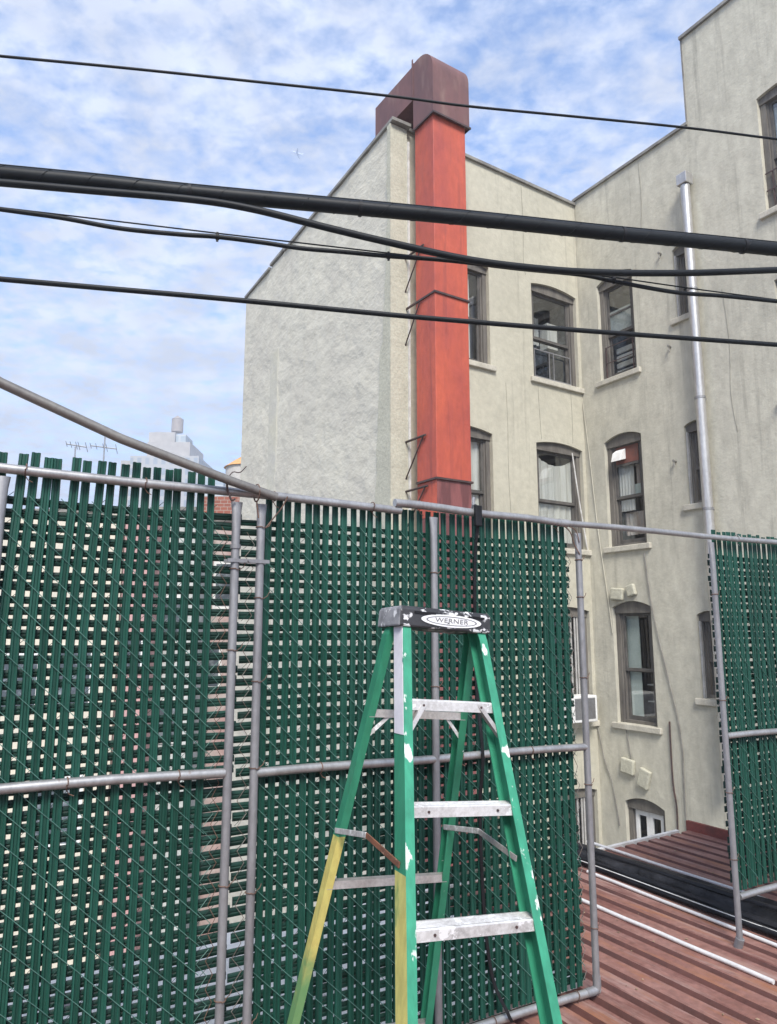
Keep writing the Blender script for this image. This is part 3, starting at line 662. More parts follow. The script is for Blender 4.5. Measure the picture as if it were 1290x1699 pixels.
hose(-.035, .015, .050, .008, 'roll', 'tarp', 1, 1.25)
hose(.030, .000, .042, .012, 'roll', 'tarp', 2, 1.2)
hose(.085, -.022, .030, .016, 'hose', 'black', 3)
hose(.125, -.035, .020, .022, 'hose', 'black', 4.4)
hose(.005, .050, .017, .010, 'hose', 'black', 6)
q = MB(); q.tube(smooth_path([p0 + d * u - q_ * (.135 + .03 * math.sin(u * 5 + 4.4)) + Z * (-.012) for u in (0, .15, .3, .45, .6, .72)], 5), .0035, 5); q.build('cord', M['white_dirty'], ro)

# ------------------------------------------------------------------ fence
FO = Vector((.97, 3.708, 0)); fd = Vector((.869, .495, 0)).normalized(); fn = Vector((fd.y, -fd.x, 0))
def FP(s, z, m=0.0): return FO + fd * s + fn * m + Z * z
FAX = (fd, fn, Z)
# white coated roof strip behind the fence, left of the bare corrugated part
mb = MB(); 
A1, A2 = FP(-.02, 0, -.10), FP(-6.0, 0, -.10)
k = lambda p: RC.y + (p.x - RC.x) * dB.y / dB.x
ed = Vector((dB.x, dB.y, 0))
far1 = RC + dB * ((A1 - RC).dot(dB)) - e_ * 0; far2 = RC + dB * ((A2 - RC).dot(dB))
mb.hexa([A2 + Z * .004, A1 + Z * .004, far1 + Z * .004, far2 + Z * .004, A2 + Z * .05, A1 + Z * .05, far1 + Z * .05, far2 + Z * .05])
o = mb.build('coated_roof', M['whiteroof'], None, smooth=False); tag(o, 'white coated roof strip behind the green fence', 'roof', kind='structure')

def slat_mesh(ss, zb, zts, w=.0335, m=-.030, lean=.012, bow=.005, seed=1, thick=.0025, tops=None):
    q = MB(); rr = random.Random(seed)
    prof = [(-.5, 0), (-.40, .0055), (-.22, .0055), (-.12, .0006), (.12, .0006), (.22, .0055), (.40, .0055), (.5, 0), (.5, -thick), (-.5, -thick)]
    for k_, (s, ztop) in enumerate(zip(ss, zts)):
        ph = rr.random() * 6; l = rr.uniform(-lean, lean); bw = rr.uniform(.3, 1) * bow; w2 = w * rr.uniform(.94, 1.05) * (1.04 if -.42 < s < -.04 else 1); mm = m + rr.uniform(-.004, .003)
        tw = rr.uniform(-.12, .12)
        rings = []; n = 11
        for i in range(n + 1):
            u = i / n; z = zb + (ztop - zb) * u
            ds = l * (u - .8) + bw * math.sin(u * 7 + ph)
            if tops: ds += (tops[k_] - s) * max(0, min(1, (z - 1.75) / .5))
            rings.append([FP(s + ds + x * w2, z, mm + y + x * w2 * tw) for x, y in prof])
        q.loft(rings)
    return q
def hslat_mesh(s0, s1, zs, h=.027, m=-.046, seed=2, jag=.01, wav=.004, gap=()):
    q = MB(); rr = random.Random(seed)
    prof = [(-.5, 0), (-.36, .003), (-.12, .0035), (0, .0005), (.12, .0035), (.36, .003), (.5, 0), (.5, -.004), (-.5, -.004)]
    for kz, z in enumerate(zs):
        ph = rr.random() * 6; a = s0 + rr.uniform(-jag, jag); b = s1 + rr.uniform(-jag, jag); h2 = h * rr.uniform(.95, 1.08) * (1.10 if kz % 2 else .96) * (1.10 if z < 1.1 else 1); tl = rr.uniform(-.004, .004)
        n = max(3, int((b - a) / .12)); rings = []
        for i in range(n + 1):
            u = i / n; s = a + (b - a) * u; dz = wav * math.sin(s * 5.3 + ph) + tl * (u - .5) + .0025 * mn.noise(Vector((s * 4, z * 9, seed)))
            rings.append([FP(s, z + dz + y * h2, m + x) for y, x in prof])
        q.loft(rings)
    return q
def wires(s0, s1, zb, zt, m, slope, pitch=.095, r=.0014, seed=3):
    q = MB(); rr = random.Random(seed); L = s1 - s0
    c = zb - (abs(slope) * L); 
    while c < zt + abs(slope) * L:
        # line z = c + slope*(s-s0)
        pts = []; n = max(2, int(L / .05))
        for i in range(n + 1):
            s = s0 + L * i / n; z = c + slope * (s - s0)
            if zb <= z <= zt: pts.append(FP(s, z + .004 * mn.noise(Vector((s * 3, z * 3, seed))), m + (.003 if i % 2 else -.001)))
        if len(pts) > 1: q.tube(pts, r, 5, caps=False)
        c += pitch
    return q
def zigzag(s, zb, zt, m, amp=.022, seed=1, r=.0016):
    q = MB(); rr = random.Random(seed); pts = []; z = zb; k = 0
    while z < zt:
        pts.append(FP(s + (amp if k % 2 else -amp) * rr.uniform(.7, 1.1), z, m + .004 * math.cos(k))); z += .046 * rr.uniform(.9, 1.1); k += 1
    q.tube(pts, r, 5, caps=False); return q
def rail(parent, s0, z0, s1, z1, name='rail', m=0.0, r=.0175, mt='galv'):
    q = MB(); n = 8; pts = [FP(s0 + (s1 - s0) * i / n, z0 + (z1 - z0) * i / n + .003 * math.sin(i * 1.3), m) for i in range(n + 1)]
    q.tube(pts, r, 16); return q.build(name, M[mt], parent)
def post(parent, s, z0, z1, flare=True, r=.0165, m=0.002, lean=0.0, mt='galvpost'):
    q = MB(); pts = [(z0, 1, 1), (z1 - .16, 1, 1), (z1 - .06, 1.15, .8), (z1 - .018, 1.45, .5)] if flare else [(z0, 1, 1), (z1, 1, 1)]
    rings = [[FP(s + lean * (z - z0) + math.cos(2 * math.pi * k / 16) * r * a, z, m + math.sin(2 * math.pi * k / 16) * r * b) for k in range(16)] for z, a, b in pts]
    q.loft(rings); return q.build('post', M[mt], parent)
def tie(parent, c, axis, r=.020, mt='rusty', tail=True):
    q = MB(); a = Vector(axis).normalized(); u = fn; v = a.cross(u).normalized(); u = v.cross(a)
    pts = [c + u * math.cos(2 * math.pi * k / 12) * r + v * math.sin(2 * math.pi * k / 12) * r + a * .004 * (k / 12) for k in range(13)]
    q.tube(pts, .0022, 6)
    if tail: q.tube([pts[3], pts[3] + v * .015 + a * .01, pts[3] + v * .022 + a * .025], .0018, 5)
    q.build('wire_tie', M[mt], parent)
def clampband(parent, s, z, r=.021, mt='galvpost'):
    q = MB(); q.tube([FP(s, z - .008, .002), FP(s, z + .008, .002)], r, 14); q.build('pipe_clamp', M[mt], parent)

rows = []; z = 2.128
rr0 = random.Random(11)
i = 0
while z > .05:
    rows.append(z); z -= (.0445 if i % 2 else .0395) * rr0.uniform(.985, 1.015); i += 1

# ---- left panel
fa = thing('fence_panel', 'left green slatted chain link panel whose slats stick up above the rail', 'fence', FP(-2.2, 0), 'green slatted fence panels')
left = [-3.19, -3.15, -3.105, -3.06, -3.02, -2.975, -2.93, -2.885, -2.845, -2.80, -2.755, -2.715, -2.675, -2.631, -2.563, -2.528, -2.484, -2.455, -2.396, -2.360, -2.306, -2.271, -2.225, -2.184, -2.148, -2.107, -2.066, -2.031, -1.980, -1.942, -1.900]
rt = random.Random(4)
reg = [-3.19 + (left[-1] + 3.19) * i / (len(left) - 1) + rt.uniform(-.0025, .0025) for i in range(len(left))]
slat_mesh(reg, .03, [2.309 + rt.uniform(-.008, .010) for _ in left], .0296, lean=.004, bow=.003, seed=21, tops=left).build('vertical_slats', M['slat'], fa)
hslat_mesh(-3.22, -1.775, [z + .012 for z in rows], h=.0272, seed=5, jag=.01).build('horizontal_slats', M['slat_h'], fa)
q = wires(-3.2, -1.88, .05, 2.16, -.0225, -.95, seed=1); w2 = wires(-3.2, -1.82, .05, 2.2, -.040, .95, r=.001, seed=2); q.add(w2.v, w2.f, 2)
z1 = zigzag(-1.865, .06, 2.13, -.036, seed=3); q.add(z1.v, z1.f); z1 = zigzag(-1.838, .06, 2.13, -.036, .016, seed=8); q.add(z1.v, z1.f, 1)
q.build('chain_link', [M['mesh'], M['rusty'], M['slat_h']], fa)
rail(fa, -3.4, 2.252, -1.055, 2.226, 'top_rail'); rail(fa, -3.4, 1.215, -1.818, 1.176, 'mid_rail'); rail(fa, -3.4, .04, -1.80, .035, 'bottom_rail')
post(fa, -2.625, .0, 2.232); post(fa, -1.806, .0, 2.215); post(fa, -3.42, 0, 2.95, False)
for s, zz in ((-2.16, 2.238), (-2.56, 2.245)): tie(fa, FP(s, zz), fd)
for s, zz in ((-2.36, 1.19), (-1.99, 1.18)): tie(fa, FP(s, zz), fd)
for zz in (1.93, 1.62, .78, .40): tie(fa, FP(-1.806, zz, .002), Z)
clampband(fa, -1.806, 2.02)
q = MB(); q.box(FP(-1.806, 1.965), FAX, (-.035, .135), (.016, .022), (-.007, .007)); q.box(FP(-1.806, 1.965), FAX, (-.035, .135), (-.030, -.024), (-.007, .007)); q.tube([FP(-1.757, 1.965, -.035), FP(-1.757, 1.965, .035)], .006, 8)
q.build('post_bracket', M['galvpost'], fa, smooth=False)

# ---- middle panel
fb = thing('fence_panel', 'middle green slatted chain link panel directly behind the ladder', 'fence', FP(-.9, 0), 'green slatted fence panels')
mids = []; s = -1.660; rr1 = random.Random(9)
gaps_skip = 0
while s < -.045:
    mids.append(s); s += .0432 * rr1.uniform(.93, 1.07)
slat_mesh(mids, .05, [2.236 for _ in mids], .0292, lean=.006, seed=31).build('vertical_slats', M['slat'], fb)
lower = [z for z in rows if z > 1.0]; low2 = [z for z in rows if z <= 1.0]
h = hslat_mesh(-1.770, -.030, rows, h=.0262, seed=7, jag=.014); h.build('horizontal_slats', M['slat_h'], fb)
q = wires(-1.70, -.04, .06, 2.14, -.0225, -.95, seed=4); w2 = wires(-1.76, -.02, .06, 2.14, -.040, .95, r=.001, seed=5); q.add(w2.v, w2.f, 2)
for k_, (s, amp) in enumerate(((-1.688, .02), (-1.735, .018), (-.030, .016))):
    z1 = zigzag(s, .06, 2.13, -.036, amp, seed=20 + k_); q.add(z1.v, z1.f, 1 if k_ else 0)
q.build('chain_link', [M['mesh'], M['meshrust'], M['slat_h']], fb)
rail(fb, -1.09, 2.255, -.08, 2.236, 'top_rail', .010, .0185); rail(fb, -.085, 2.236, 2.72, 2.247, 'top_rail', .010, .0165)
q = MB(); q.tube([FP(-.125, 2.236, .01), FP(-.07, 2.236, .01)], .0205, 16); q.build('rail_sleeve', M['galv'], fb)
rail(fb, -1.712, 1.163, .0, 1.131, 'mid_rail'); rail(fb, -1.72, .055, .02, .030, 'bottom_rail')
q = MB(); q.tube(smooth_path([FP(-.06, .031, .0), FP(-.005, .030), FP(.012, .045), FP(.010, .09)], 5), .0195, 14); q.build('corner_elbow', M['galvpost'], fb)
post(fb, -1.704, .0, 2.215); post(fb, -.880, .0, 2.225, r=.0165); post(fb, .008, .03, 2.21)
for s, zz in ((-1.655, 2.232), (-1.2, 2.228), (-.96, 2.255), (-.14, 2.23)): tie(fb, FP(s, zz, .0), fd, .022)
for s, zz in ((-1.43, 1.158), (-.75, 1.145), (-.35, 1.137), (-.12, .034), (-.60, .040)): tie(fb, FP(s, zz), fd, .0205)
for zz in (2.10, 1.82, 1.50, 1.18, .74, .30): tie(fb, FP(-1.704, zz, .002), Z, .0195)
for zz in (1.95, 1.45, .95): tie(fb, FP(-.880, zz, .002), Z, .0195)
for zz in (2.05, 1.86, 1.46, .95, .30): tie(fb, FP(.008, zz, .002), Z, .0195)
q = MB(); q.tube(smooth_path([FP(-1.69, 2.10, .02), FP(-1.66, 2.14, .02), FP(-1.62, 2.19, .01), FP(-1.60, 2.235, .02)], 4), .003, 6); q.build('wire_brace', M['rusty'], fb)
q = MB(); q.tube(smooth_path([FP(-.10, 2.22, .02), FP(-.06, 2.19, .02), FP(-.03, 2.13, .015), FP(0, 2.08, .02)], 4), .003, 6); q.tube(smooth_path([FP(-.07, 2.22, .02), FP(-.02, 2.2, .02), FP(.0, 2.14, .02)], 4), .0025, 6); q.build('wire_brace', M['rusty'], fb)

# ---- right panel
fc = thing('fence_panel', 'right green slatted chain link panel beyond the open gap over the red roof', 'fence', FP(1.7, 0), 'green slatted fence panels')
rs = []; s = 1.140; rr2 = random.Random(19)
while s < 2.70: rs.append(s); s += .0485 * rr2.uniform(.95, 1.05)
slat_mesh(rs, .27, [2.285 + rr2.uniform(-.010, .006) for _ in rs], .0308, lean=.006, seed=41).build('vertical_slats', M['slat'], fc)
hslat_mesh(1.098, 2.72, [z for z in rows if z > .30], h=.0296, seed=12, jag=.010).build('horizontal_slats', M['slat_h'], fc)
q = wires(1.12, 2.7, .28, 2.14, -.0225, -.95, seed=14); w2 = wires(1.10, 2.7, .28, 2.14, -.040, .95, r=.001, seed=15); q.add(w2.v, w2.f, 2)
z1 = zigzag(1.108, .28, 2.13, -.034, .02, seed=44, r=.0022); q.add(z1.v, z1.f, 1)
q.build('chain_link', [M['mesh'], M['meshrust'], M['slat_h']], fc)
rail(fc, 1.085, 1.105, 2.75, 1.085, 'mid_rail'); rail(fc, 1.095, .254, 2.75, .24, 'bottom_rail')
post(fc, 1.072, .035, 2.225)
post(fc, 2.75, .0, 2.225)
q = MB(); q.tube([FP(1.072, .0, -.012), FP(1.072, .05, .004)], .023, 14); q.build('post_foot', M['galvpost'], fc)
for s, zz in ((1.30, 2.245), (1.9, 2.246)): tie(fc, FP(s, zz, .008), fd, .0205, 'galvpost')
for zz in (1.9, 1.3, .8, .45): tie(fc, FP(1.072, zz, .002), Z, .0195)

# ---- diagonal brace pipe, strap, hook
br = thing('brace_pipe', 'galvanised pipe slanting down from the upper left onto the fence rail', 'pipe', FP(-1.74, 2.26))
q = MB(); q.tube([FP(-3.42, 2.935, .045), FP(-2.66, 2.528, .045), FP(-2.26, 2.384, .045), FP(-1.855, 2.272, .045), FP(-1.66, 2.222, .050)], .0178, 16); q.build('pipe', M['brace'], br)
q = MB(); c = FP(-1.735, 2.235, .03)
q.tube([c + fn * math.cos(2 * math.pi * k / 12) * .035 + Z * math.sin(2 * math.pi * k / 12) * .035 for k in range(13)], .003, 6); q.tube([c - Z * .03, c - Z * .10 + fd * .01], .003, 6); q.build('binding_wire', M['rusty'], br)
q = MB(); c = FP(-1.855, 2.25, .025)
q.tube(smooth_path([c + Z * .045 + fd * .0, c + Z * .0, c - Z * .03 + fd * .01, c - Z * .052 + fd * .02, c - Z * .045 + fd * .034], 5), .0042, 6)
q.tube(smooth_path([c + Z * .03, c + Z * .06 + fd * .02, c + Z * .062 + fd * .05, c + Z * .09 + fd * .075], 4), .0022, 5); q.build('hook', M['band'], br)
stp = thing('black_strap', 'black strap looped over the top rail and hanging down the green slats', 'strap', FP(-.65, 2.2))
pts = [FP(-.655, 2.286, .012), FP(-.652, 2.262, .036), FP(-.65, 2.20, .030), FP(-.65, 2.0, .0), FP(-.648, 1.5, -.012), FP(-.648, 1.2, .024), FP(-.646, 1.10, .024), FP(-.64, .9, -.010), FP(-.63, .5, -.010), FP(-.60, .22, .0), FP(-.55, .08, .035), FP(-.525, .035, .035)]
q = MB(); rings = []
for p in smooth_path(pts, 6):
    rings.append([p + fd * -.008 + fn * .002, p + fd * .008 + fn * .002, p + fd * .008 - fn * .002, p - fd * .008 - fn * .002])
q.loft(rings); q.build('webbing', M['black'], stp, smooth=False)
q = MB(); q.box(FP(-.652, 2.232, .03), FAX, (-.019, .019), (-.006, .014), (-.055, .045)); q.build('buckle', M['black'], stp, smooth=False, bevel=.005)
q = MB(); q.tube(smooth_path([FP(-.66, 2.28, .012), FP(-.655, 2.31, .006), FP(-.648, 2.315, .0), FP(-.645, 2.27, -.02)], 4), .006, 8); q.build('strap_hook', M['galvpost'], stp)

# ------------------------------------------------------------------ step ladder
LU = Vector((.907, .4138, -.0785)); LV = Vector((.4172, -.9083, .0316)); LW = Vector((.0583, .0615, .9964)); LO = Vector((.159, 2.6, 1.6998))
a_, b_, f0, c_, a2, b2, g0, h_ = .162, .0746, .0877, .3038, .1755, .0762, .0345, .2895
def LP(u, v, w): return LO + LU * u + LV * v + LW * w
lad = thing('step_ladder', 'paint spattered green step ladder with metal treads and a black top', 'ladder', (.13, 2.45, 0))
def s_to_floor(u0, du, v0, dv, z=.012):
    s = 1.6
    for _ in range(20):
        p = LP(u0 + du * s, v0 + dv * s, -s); s += (p.z - z) * .9
    return s
def front_rail(sg):
    sF = s_to_floor(sg * a_, sg * b_, f0, c_)
    q = MB(); rings = []; ss = sorted([-.02, .03, .10, .20, .30, .345, .40, .50, .6, .66, .72, .80, .9, 1.0, 1.2, 1.4, sF])
    for s in ss:
        U = a_ + b_ * s; V = f0 + c_ * s; fl_, th = .030, .005; dp = .074
        if s < 0: V -= .006; dp -= .012; U -= .003
        pr = [(U, V), (U, V - dp), (U - fl_, V - dp), (U - fl_, V - dp + th), (U - th, V - dp + th), (U - th, V - th), (U - fl_, V - th), (U - fl_, V)]
        rings.append([LP(sg * u, v, -s) for u, v in pr])
    def mif(k, i):
        if sg < 0 and i == 0 and ss[k] >= .70: return 1
        return 2 if i == 7 else 0
    q.loft(rings, mif=mif)
    rl = q.build('front_rail', [M['fibre'], M['yellow'], M['fibre_front']], lad, smooth=False)
    q = MB(); ring = []
    U = a_ + b_ * sF; V = f0 + c_ * sF
    q.hexa([LP(sg * u, v, w) for w in (-sF - .012, -sF + .06) for u, v in ((U + .004, V + .004), (U + .004, V - .078), (U - .034, V - .078), (U - .034, V + .004))]); q.build('rubber_foot', M['black'], rl, smooth=False)
    if sg < 0:
        q = MB(); rings = []
        for s in (.004, .08, .16, .24, .31, .345):
            U = a_ + b_ * s + .0015; V = f0 + c_ * s; rings.append([LP(-U, V - .004 + (.02 if s == .345 else 0) * 0, -s), LP(-U, V - .070, -s), LP(-U + .002, V - .070, -s), LP(-U + .002, V - .004, -s)])
        q.loft(rings); q.build('tape', M['tape'], rl, smooth=False)
    return rl
def rear_rail(sg):
    sF = s_to_floor(sg * a2, sg * b2, -g0, -h_)
    q = MB(); rings = []; ss = sorted([-.02, .03, .2, .4, .6, .72, .735, .85, 1.0, 1.12, 1.2, 1.4, sF])
    for s in ss:
        U = a2 + b2 * s; V = -(g0 + h_ * s); fl_, th, dp = .028, .005, .045
        if s < 0: V += .003; U -= .014; dp -= .01
        pr = [(U, V), (U, V + dp), (U - fl_, V + dp), (U - fl_, V + dp - th), (U - th, V + dp - th), (U - th, V + th), (U - fl_, V + th), (U - fl_, V)]
        rings.append([LP(sg * u, v, -s) for u, v in pr])
    def mif(k, i): return 2 if (sg < 0 and .70 <= ss[k] and i in (0, 1, 6, 7)) else 0
    q.loft(rings, mif=mif); rl = q.build('rear_rail', [M['fibre'], M['yellow'], M['yellowgreen']], lad, smooth=False)
    q = MB(); U = a2 + b2 * sF; V = -(g0 + h_ * sF)
    q.hexa([LP(sg * u, v, w) for w in (-sF - .012, -sF + .05) for u, v in ((U + .004, V - .004), (U + .004, V + .049), (U - .032, V + .049), (U - .032, V - .004))]); q.build('rubber_foot', M['black'], rl, smooth=False)
    return rl
for sg in (-1, 1): front_rail(sg)
for sg in (-1, 1): rear_rail(sg)
# treads
for k in range(5):
    s = .2377 + k * .305; U = a_ + b_ * s - .006; V = f0 + c_ * s
    pr = [(V - .001, -s - .033), (V - .001, -s - .004), (V - .005, -s)]
    for j in range(6):
        v0 = V - .012 - j * .009; pr += [(v0, -s), (v0 - .0015, -s - .0022), (v0 - .005, -s - .0022), (v0 - .0065, -s)]
    pr += [(V - .072, -s), (V - .074, -s - .004), (V - .074, -s - .030), (V - .071, -s - .030), (V - .070, -s - .006), (V - .006, -s - .006), (V - .006, -s - .033)]
    q = MB(); q.loft([[LP(u, v, w) for v, w in pr] for u in (-U, -U * .33, U * .33, U)]); tr = q.build('tread', M['alu'], lad, smooth=False)
    for u in (-.62, .62): q = MB(); q.tube([LP(U * u, V - .002, -s - .017), LP(U * u, V + .0025, -s - .017)], .0042, 8); q.build('rivet', M['band'], tr)
    if k == 0:
        for sg in (-1, 1):
            q = MB(); s2 = s + .11; q.box((0, 0, 0), WORLDAX, (0, 0), (0, 0), (0, 0)) if False else None
            p0, p1 = LP(sg * (U - .075), V - .012, -s - .006), LP(sg * (a_ + b_ * s2 - .012), V - .012 + c_ * .1, -s2)
            q.hexa([p0 + LV * .010 - LU * .008, p0 + LV * .010 + LU * .010, p0 - LV * .012 + LU * .010, p0 - LV * .012 - LU * .008][:4] + [p1 + LV * .010 - LU * .008, p1 + LV * .010 + LU * .010, p1 - LV * .012 + LU * .010, p1 - LV * .012 - LU * .008])
            q.build('tread_brace', M['aluplain'], lad, smooth=False)
for k, s in enumerate((.285, .875, 1.43)):
    U = a2 + b2 * s - .006; V = -(g0 + h_ * s) + .004
    q = MB(); pr = [(V, -s - .022), (V, -s), (V + .034, -s), (V + .034, -s - .026), (V + .031, -s - .026), (V + .031, -s - .003), (V + .003, -s - .003), (V + .003, -s - .022)]
    q.loft([[LP(u, v, w) for v, w in pr] for u in (-U, U)]); q.build('rear_bar', M['aluplain'], lad, smooth=False)
    if k == 0:
        for sg in (-1, 1):
            q = MB(); s2 = s + .10; p0, p1 = LP(sg * (U - .085), V + .030, -s - .012), LP(sg * (U + b2 * .1 - .004), V - h_ * .1 + .034, -s2)
            q.hexa([p0 - LW * .008, p0 - LW * .008 + LV * .003, p0 + LW * .008 + LV * .003, p0 + LW * .008, p1 - LW * .01, p1 - LW * .01 + LV * .003, p1 + LW * .01 + LV * .003, p1 + LW * .01]); q.build('rear_brace', M['alu'], lad, smooth=False)
# spreaders
for sg in (-1, 1):
    s = .70; pr_ = LP(sg * (a2 + b2 * s + (.004 if sg < 0 else -.03)), -(g0 + h_ * s) + .01, -s - .005); pf = LP(sg * (a_ + b_ * s + (.006 if sg < 0 else -.03)), f0 + c_ * s - .035, -s)
    hg = pr_.lerp(pf, .52) + LW * .035 - LV * .0
    for nm, A, B, mt in (('rear_spreader', pr_, hg, 'alu'), ('front_spreader', hg, pf, 'rustbar' if sg < 0 else 'aluplain')):
        dd = (B - A).normalized(); side = LU; upv = side.cross(dd).normalized(); q = MB()
        q.hexa([A - upv * .009, A - upv * .009 + side * .005, A + upv * .009 + side * .005, A + upv * .009, B - upv * .009, B - upv * .009 + side * .005, B + upv * .009 + side * .005, B + upv * .009])
        q.build(nm, M[mt], lad, smooth=False, bevel=.0015)
# top cap
cu = a_ + .018; v0, v1 = -.088, f0 + .008; hc = .066
q = MB()
def capring(w, e): return [LP(u, v, w) for u, v in ((-cu + e, v1 - e), (-cu + e, v0 + e), (cu - e, v0 + e), (cu - e, v1 - e))]
q.loft([capring(-.004, 0), capring(hc * .8, .002), capring(hc, .008)], mif=lambda k, i: 1 if i in (0, 1) else 0)
cp_o = q.build('top_cap', [M['cap'], M['capend']], lad, smooth=False, bevel=.006)
q = MB()
for (u0, u1) in ((-.125, -.045), (.085, .150)): q.box(LO, (LU, LV, LW), (u0, u1), (v1, v1 + .0025), (.043, .050))
q.build('tool_slot', M['black'], cp_o, smooth=False)
q = MB(); n = 36
q.loft([[LP(.019 + .118 * math.cos(2 * math.pi * k / n), v1 + d_, .0265 + .021 * math.sin(2 * math.pi * k / n)) for k in range(n)] for d_ in (-.001, .0022)])
q.build('decal', M['logo'], cp_o, smooth=False)
q = MB()
for (ra, rb) in (((.100, .0155), (.094, .0130)),):
    rr_a = [[LP(.019 + r_[0] * math.cos(2 * math.pi * k / n), v1 + .0030, .0265 + r_[1] * math.sin(2 * math.pi * k / n)) for k in range(n + 1)] for r_ in (ra, rb)]
    q.loft(rr_a, close=False, caps=False)
q.build('decal_ring', M['ink'], cp_o, smooth=False)
fc_ = bpy.data.curves.new('lettering', 'FONT'); fc_.body = 'WERNER'; fc_.size = .030; fc_.align_x = 'CENTER'; fc_.align_y = 'CENTER'; fc_.extrude = .0004; fc_.space_character = 1.05
tmp = bpy.data.objects.new('lettering', fc_); col.objects.link(tmp)
bpy.context.view_layer.update()
me = bpy.data.meshes.new_from_object(tmp.evaluated_get(bpy.context.evaluated_depsgraph_get()))
bpy.data.objects.remove(tmp); me.name = 'lettering'
me.materials.clear(); me.materials.append(M['ink'])
for v in me.vertices:
    x, y, zz = v.co; p = LP(.019 + x * 1.05, v1 + .0034 + zz, .0265 + y * .72); v.co = p - Vector(lad.location)
lt = bpy.data.objects.new('lettering', me); col.objects.link(lt); lt.parent = cp_o

# ------------------------------------------------------------------ overhead cables
CO, CD = Vector((0, 5.0, 0)), Vector((.985, .1735, 0)).normalized(); CN = Vector((CD.y, -CD.x, 0))
def cab(pts, dia, label, m=0.0, clips=(), messenger=(), ext=1.5):
    P = [on_wall(x, y, CO + CN * m, CD) for x, y in pts]
    P = [P[0] + (P[0] - P[1]).normalized() * ext] + P + [P[-1] + (P[-1] - P[-2]).normalized() * ext]
    t = thing('overhead_cable', label, 'cable', P[len(P) // 2], 'overhead cables crossing the yard')
    q = MB(); q.tube(smooth_path(P, 8), dia / 2, 14); q.build('cable', M['cable'], t)
    for cl in clips:
        c = on_wall(cl[0], cl[1], CO + CN * m, CD); q = MB(); r = dia / 2 + .006
        q.tube([c - CD * .012, c + CD * .012], r, 14)
        if len(cl) > 2: q.box(c, (CD, CN, Z), (-.008, .008), (-.006, .006), (-cl[2], cl[2]))
        q.build('cable_clip', M['black'], t)
    if dia > .1:
        sp = smooth_path(P, 40); q = MB(); acc = 0; hp = []
        for i, p in enumerate(sp):
            if i: acc += (p - sp[i - 1]).length
            an = acc / .30 * 2 * math.pi; hp.append(p + (CN * math.cos(an) + Z * math.sin(an)) * (dia / 2 + .001))
        q.tube(hp, .0022, 5, caps=False); q.build('lashing_wire', M['cable'], t)
        q = MB(); q.tube([p + Z * (dia / 2 + .004) + CN * .012 for p in smooth_path(P, 6)], .007, 8); q.build('messenger_wire', M['cable'], t)
    if messenger:
        q = MB(); q.tube([on_wall(x, y, CO + CN * m, CD) for x, y in messenger], .0055, 8); q.build('messenger_wire', M['cable'], t)
    return t
cab([(0, 93), (210, 113), (420, 135), (645, 159), (775, 176), (960, 194), (1140, 212), (1290, 231)], .020, 'thin topmost overhead cable crossing the hood of the red duct')
cab([(0, 288), (160, 303), (320, 320), (645, 350), (820, 367), (1000, 386), (1160, 401), (1290, 414)], .108, 'thick black overhead cable, the widest of them all', 0, ((316, 319), (598, 346), (1033, 389), (1234, 409)))
cab([(0, 303), (150, 316), (320, 331), (420, 347), (540, 377), (645, 402), (780, 431), (900, 446), (1000, 452), (1140, 453), (1290, 448)], .052, 'medium overhead cable dropping away from beneath the thick one', .075)
cab([(0, 347), (100, 361), (200, 379), (300, 389), (361, 393), (440, 403), (500, 412), (570, 418), (645, 425), (720, 430), (780, 436), (863, 446), (965, 456), (1020, 467), (1121, 485), (1200, 491), (1290, 500)], .033,
    'wavy overhead cable clipped under a thin straight wire', .0, ((361, 393, .035), (645, 425, .035), (1018, 464, .035)), ((-80, 335), (92, 355), (361, 387), (645, 420), (1018, 460), (1150, 479), (1400, 512)))
cab([(0, 463), (160, 477), (320, 491), (480, 506), (645, 522), (820, 537), (1000, 551), (1150, 562), (1290, 572)], .038, 'lowest overhead cable, below all the others', .0)

# ------------------------------------------------------------------ neighbouring low buildings seen through the slats
def px_x(px, Y): d = ray(px, 1045); return d.x / d.y * Y
def px_z(py, Y): return H + (1045 - py) / F * Y / cp * 1.0
def low(px0, px1, Y, ztop, m, label, wins=(), par=None, roofm='coping', dep=5):
    x0, x1 = px_x(px0, Y), px_x(px1, Y)
    t = thing('neighbour_building', label, 'building', ((x0 + x1) / 2, Y, BZ), 'low buildings behind the left fence panel')
    q = MB(); q.box((0, 0, 0), WORLDAX, (x0, x1), (Y, Y + dep), (BZ, ztop)); q.build('wall', M[m], t, smooth=False)
    q = MB(); q.box((0, 0, 0), WORLDAX, (x0 + .01, x1 - .01), (Y - .05, Y + dep), (ztop, ztop + .09)); q.build('coping', M[roofm], t, smooth=False)
    for (u, z, w, h) in wins:
        cx = x0 + (x1 - x0) * u; q = MB(); q.box((0, 0, 0), WORLDAX, (cx - w / 2, cx + w / 2), (Y - .04, Y + .02), (z, z + h)); wf = q.build('window', M['white'], t, smooth=False)
        q = MB(); q.box((0, 0, 0), WORLDAX, (cx - w / 2 + .08, cx + w / 2 - .08), (Y - .045, Y - .041), (z + .08, z + h - .08)); q.build('pane', M['blueroom'], wf, smooth=False)
    return t
low(-160, 196, 19.0, 4.78, 'cream_wall', 'low cream painted building behind the left end of the fence', ((.52, -.4, 1.5, 1.5), (.8, -.3, 1.1, 1.6), (.78, -3.6, 1.2, 1.7)))
low(199, 252, 18.6, 4.62, 'pink_wall', 'narrow pink building beside the cream one', ((.5, .6, .5, 1.0),))
low(254, 318, 19.4, 4.9, 'grey_wall', 'narrow pale grey building between a pink and a brick one', ((.5, 1.5, .6, 1.1), (.5, -1.2, .6, 1.1)))
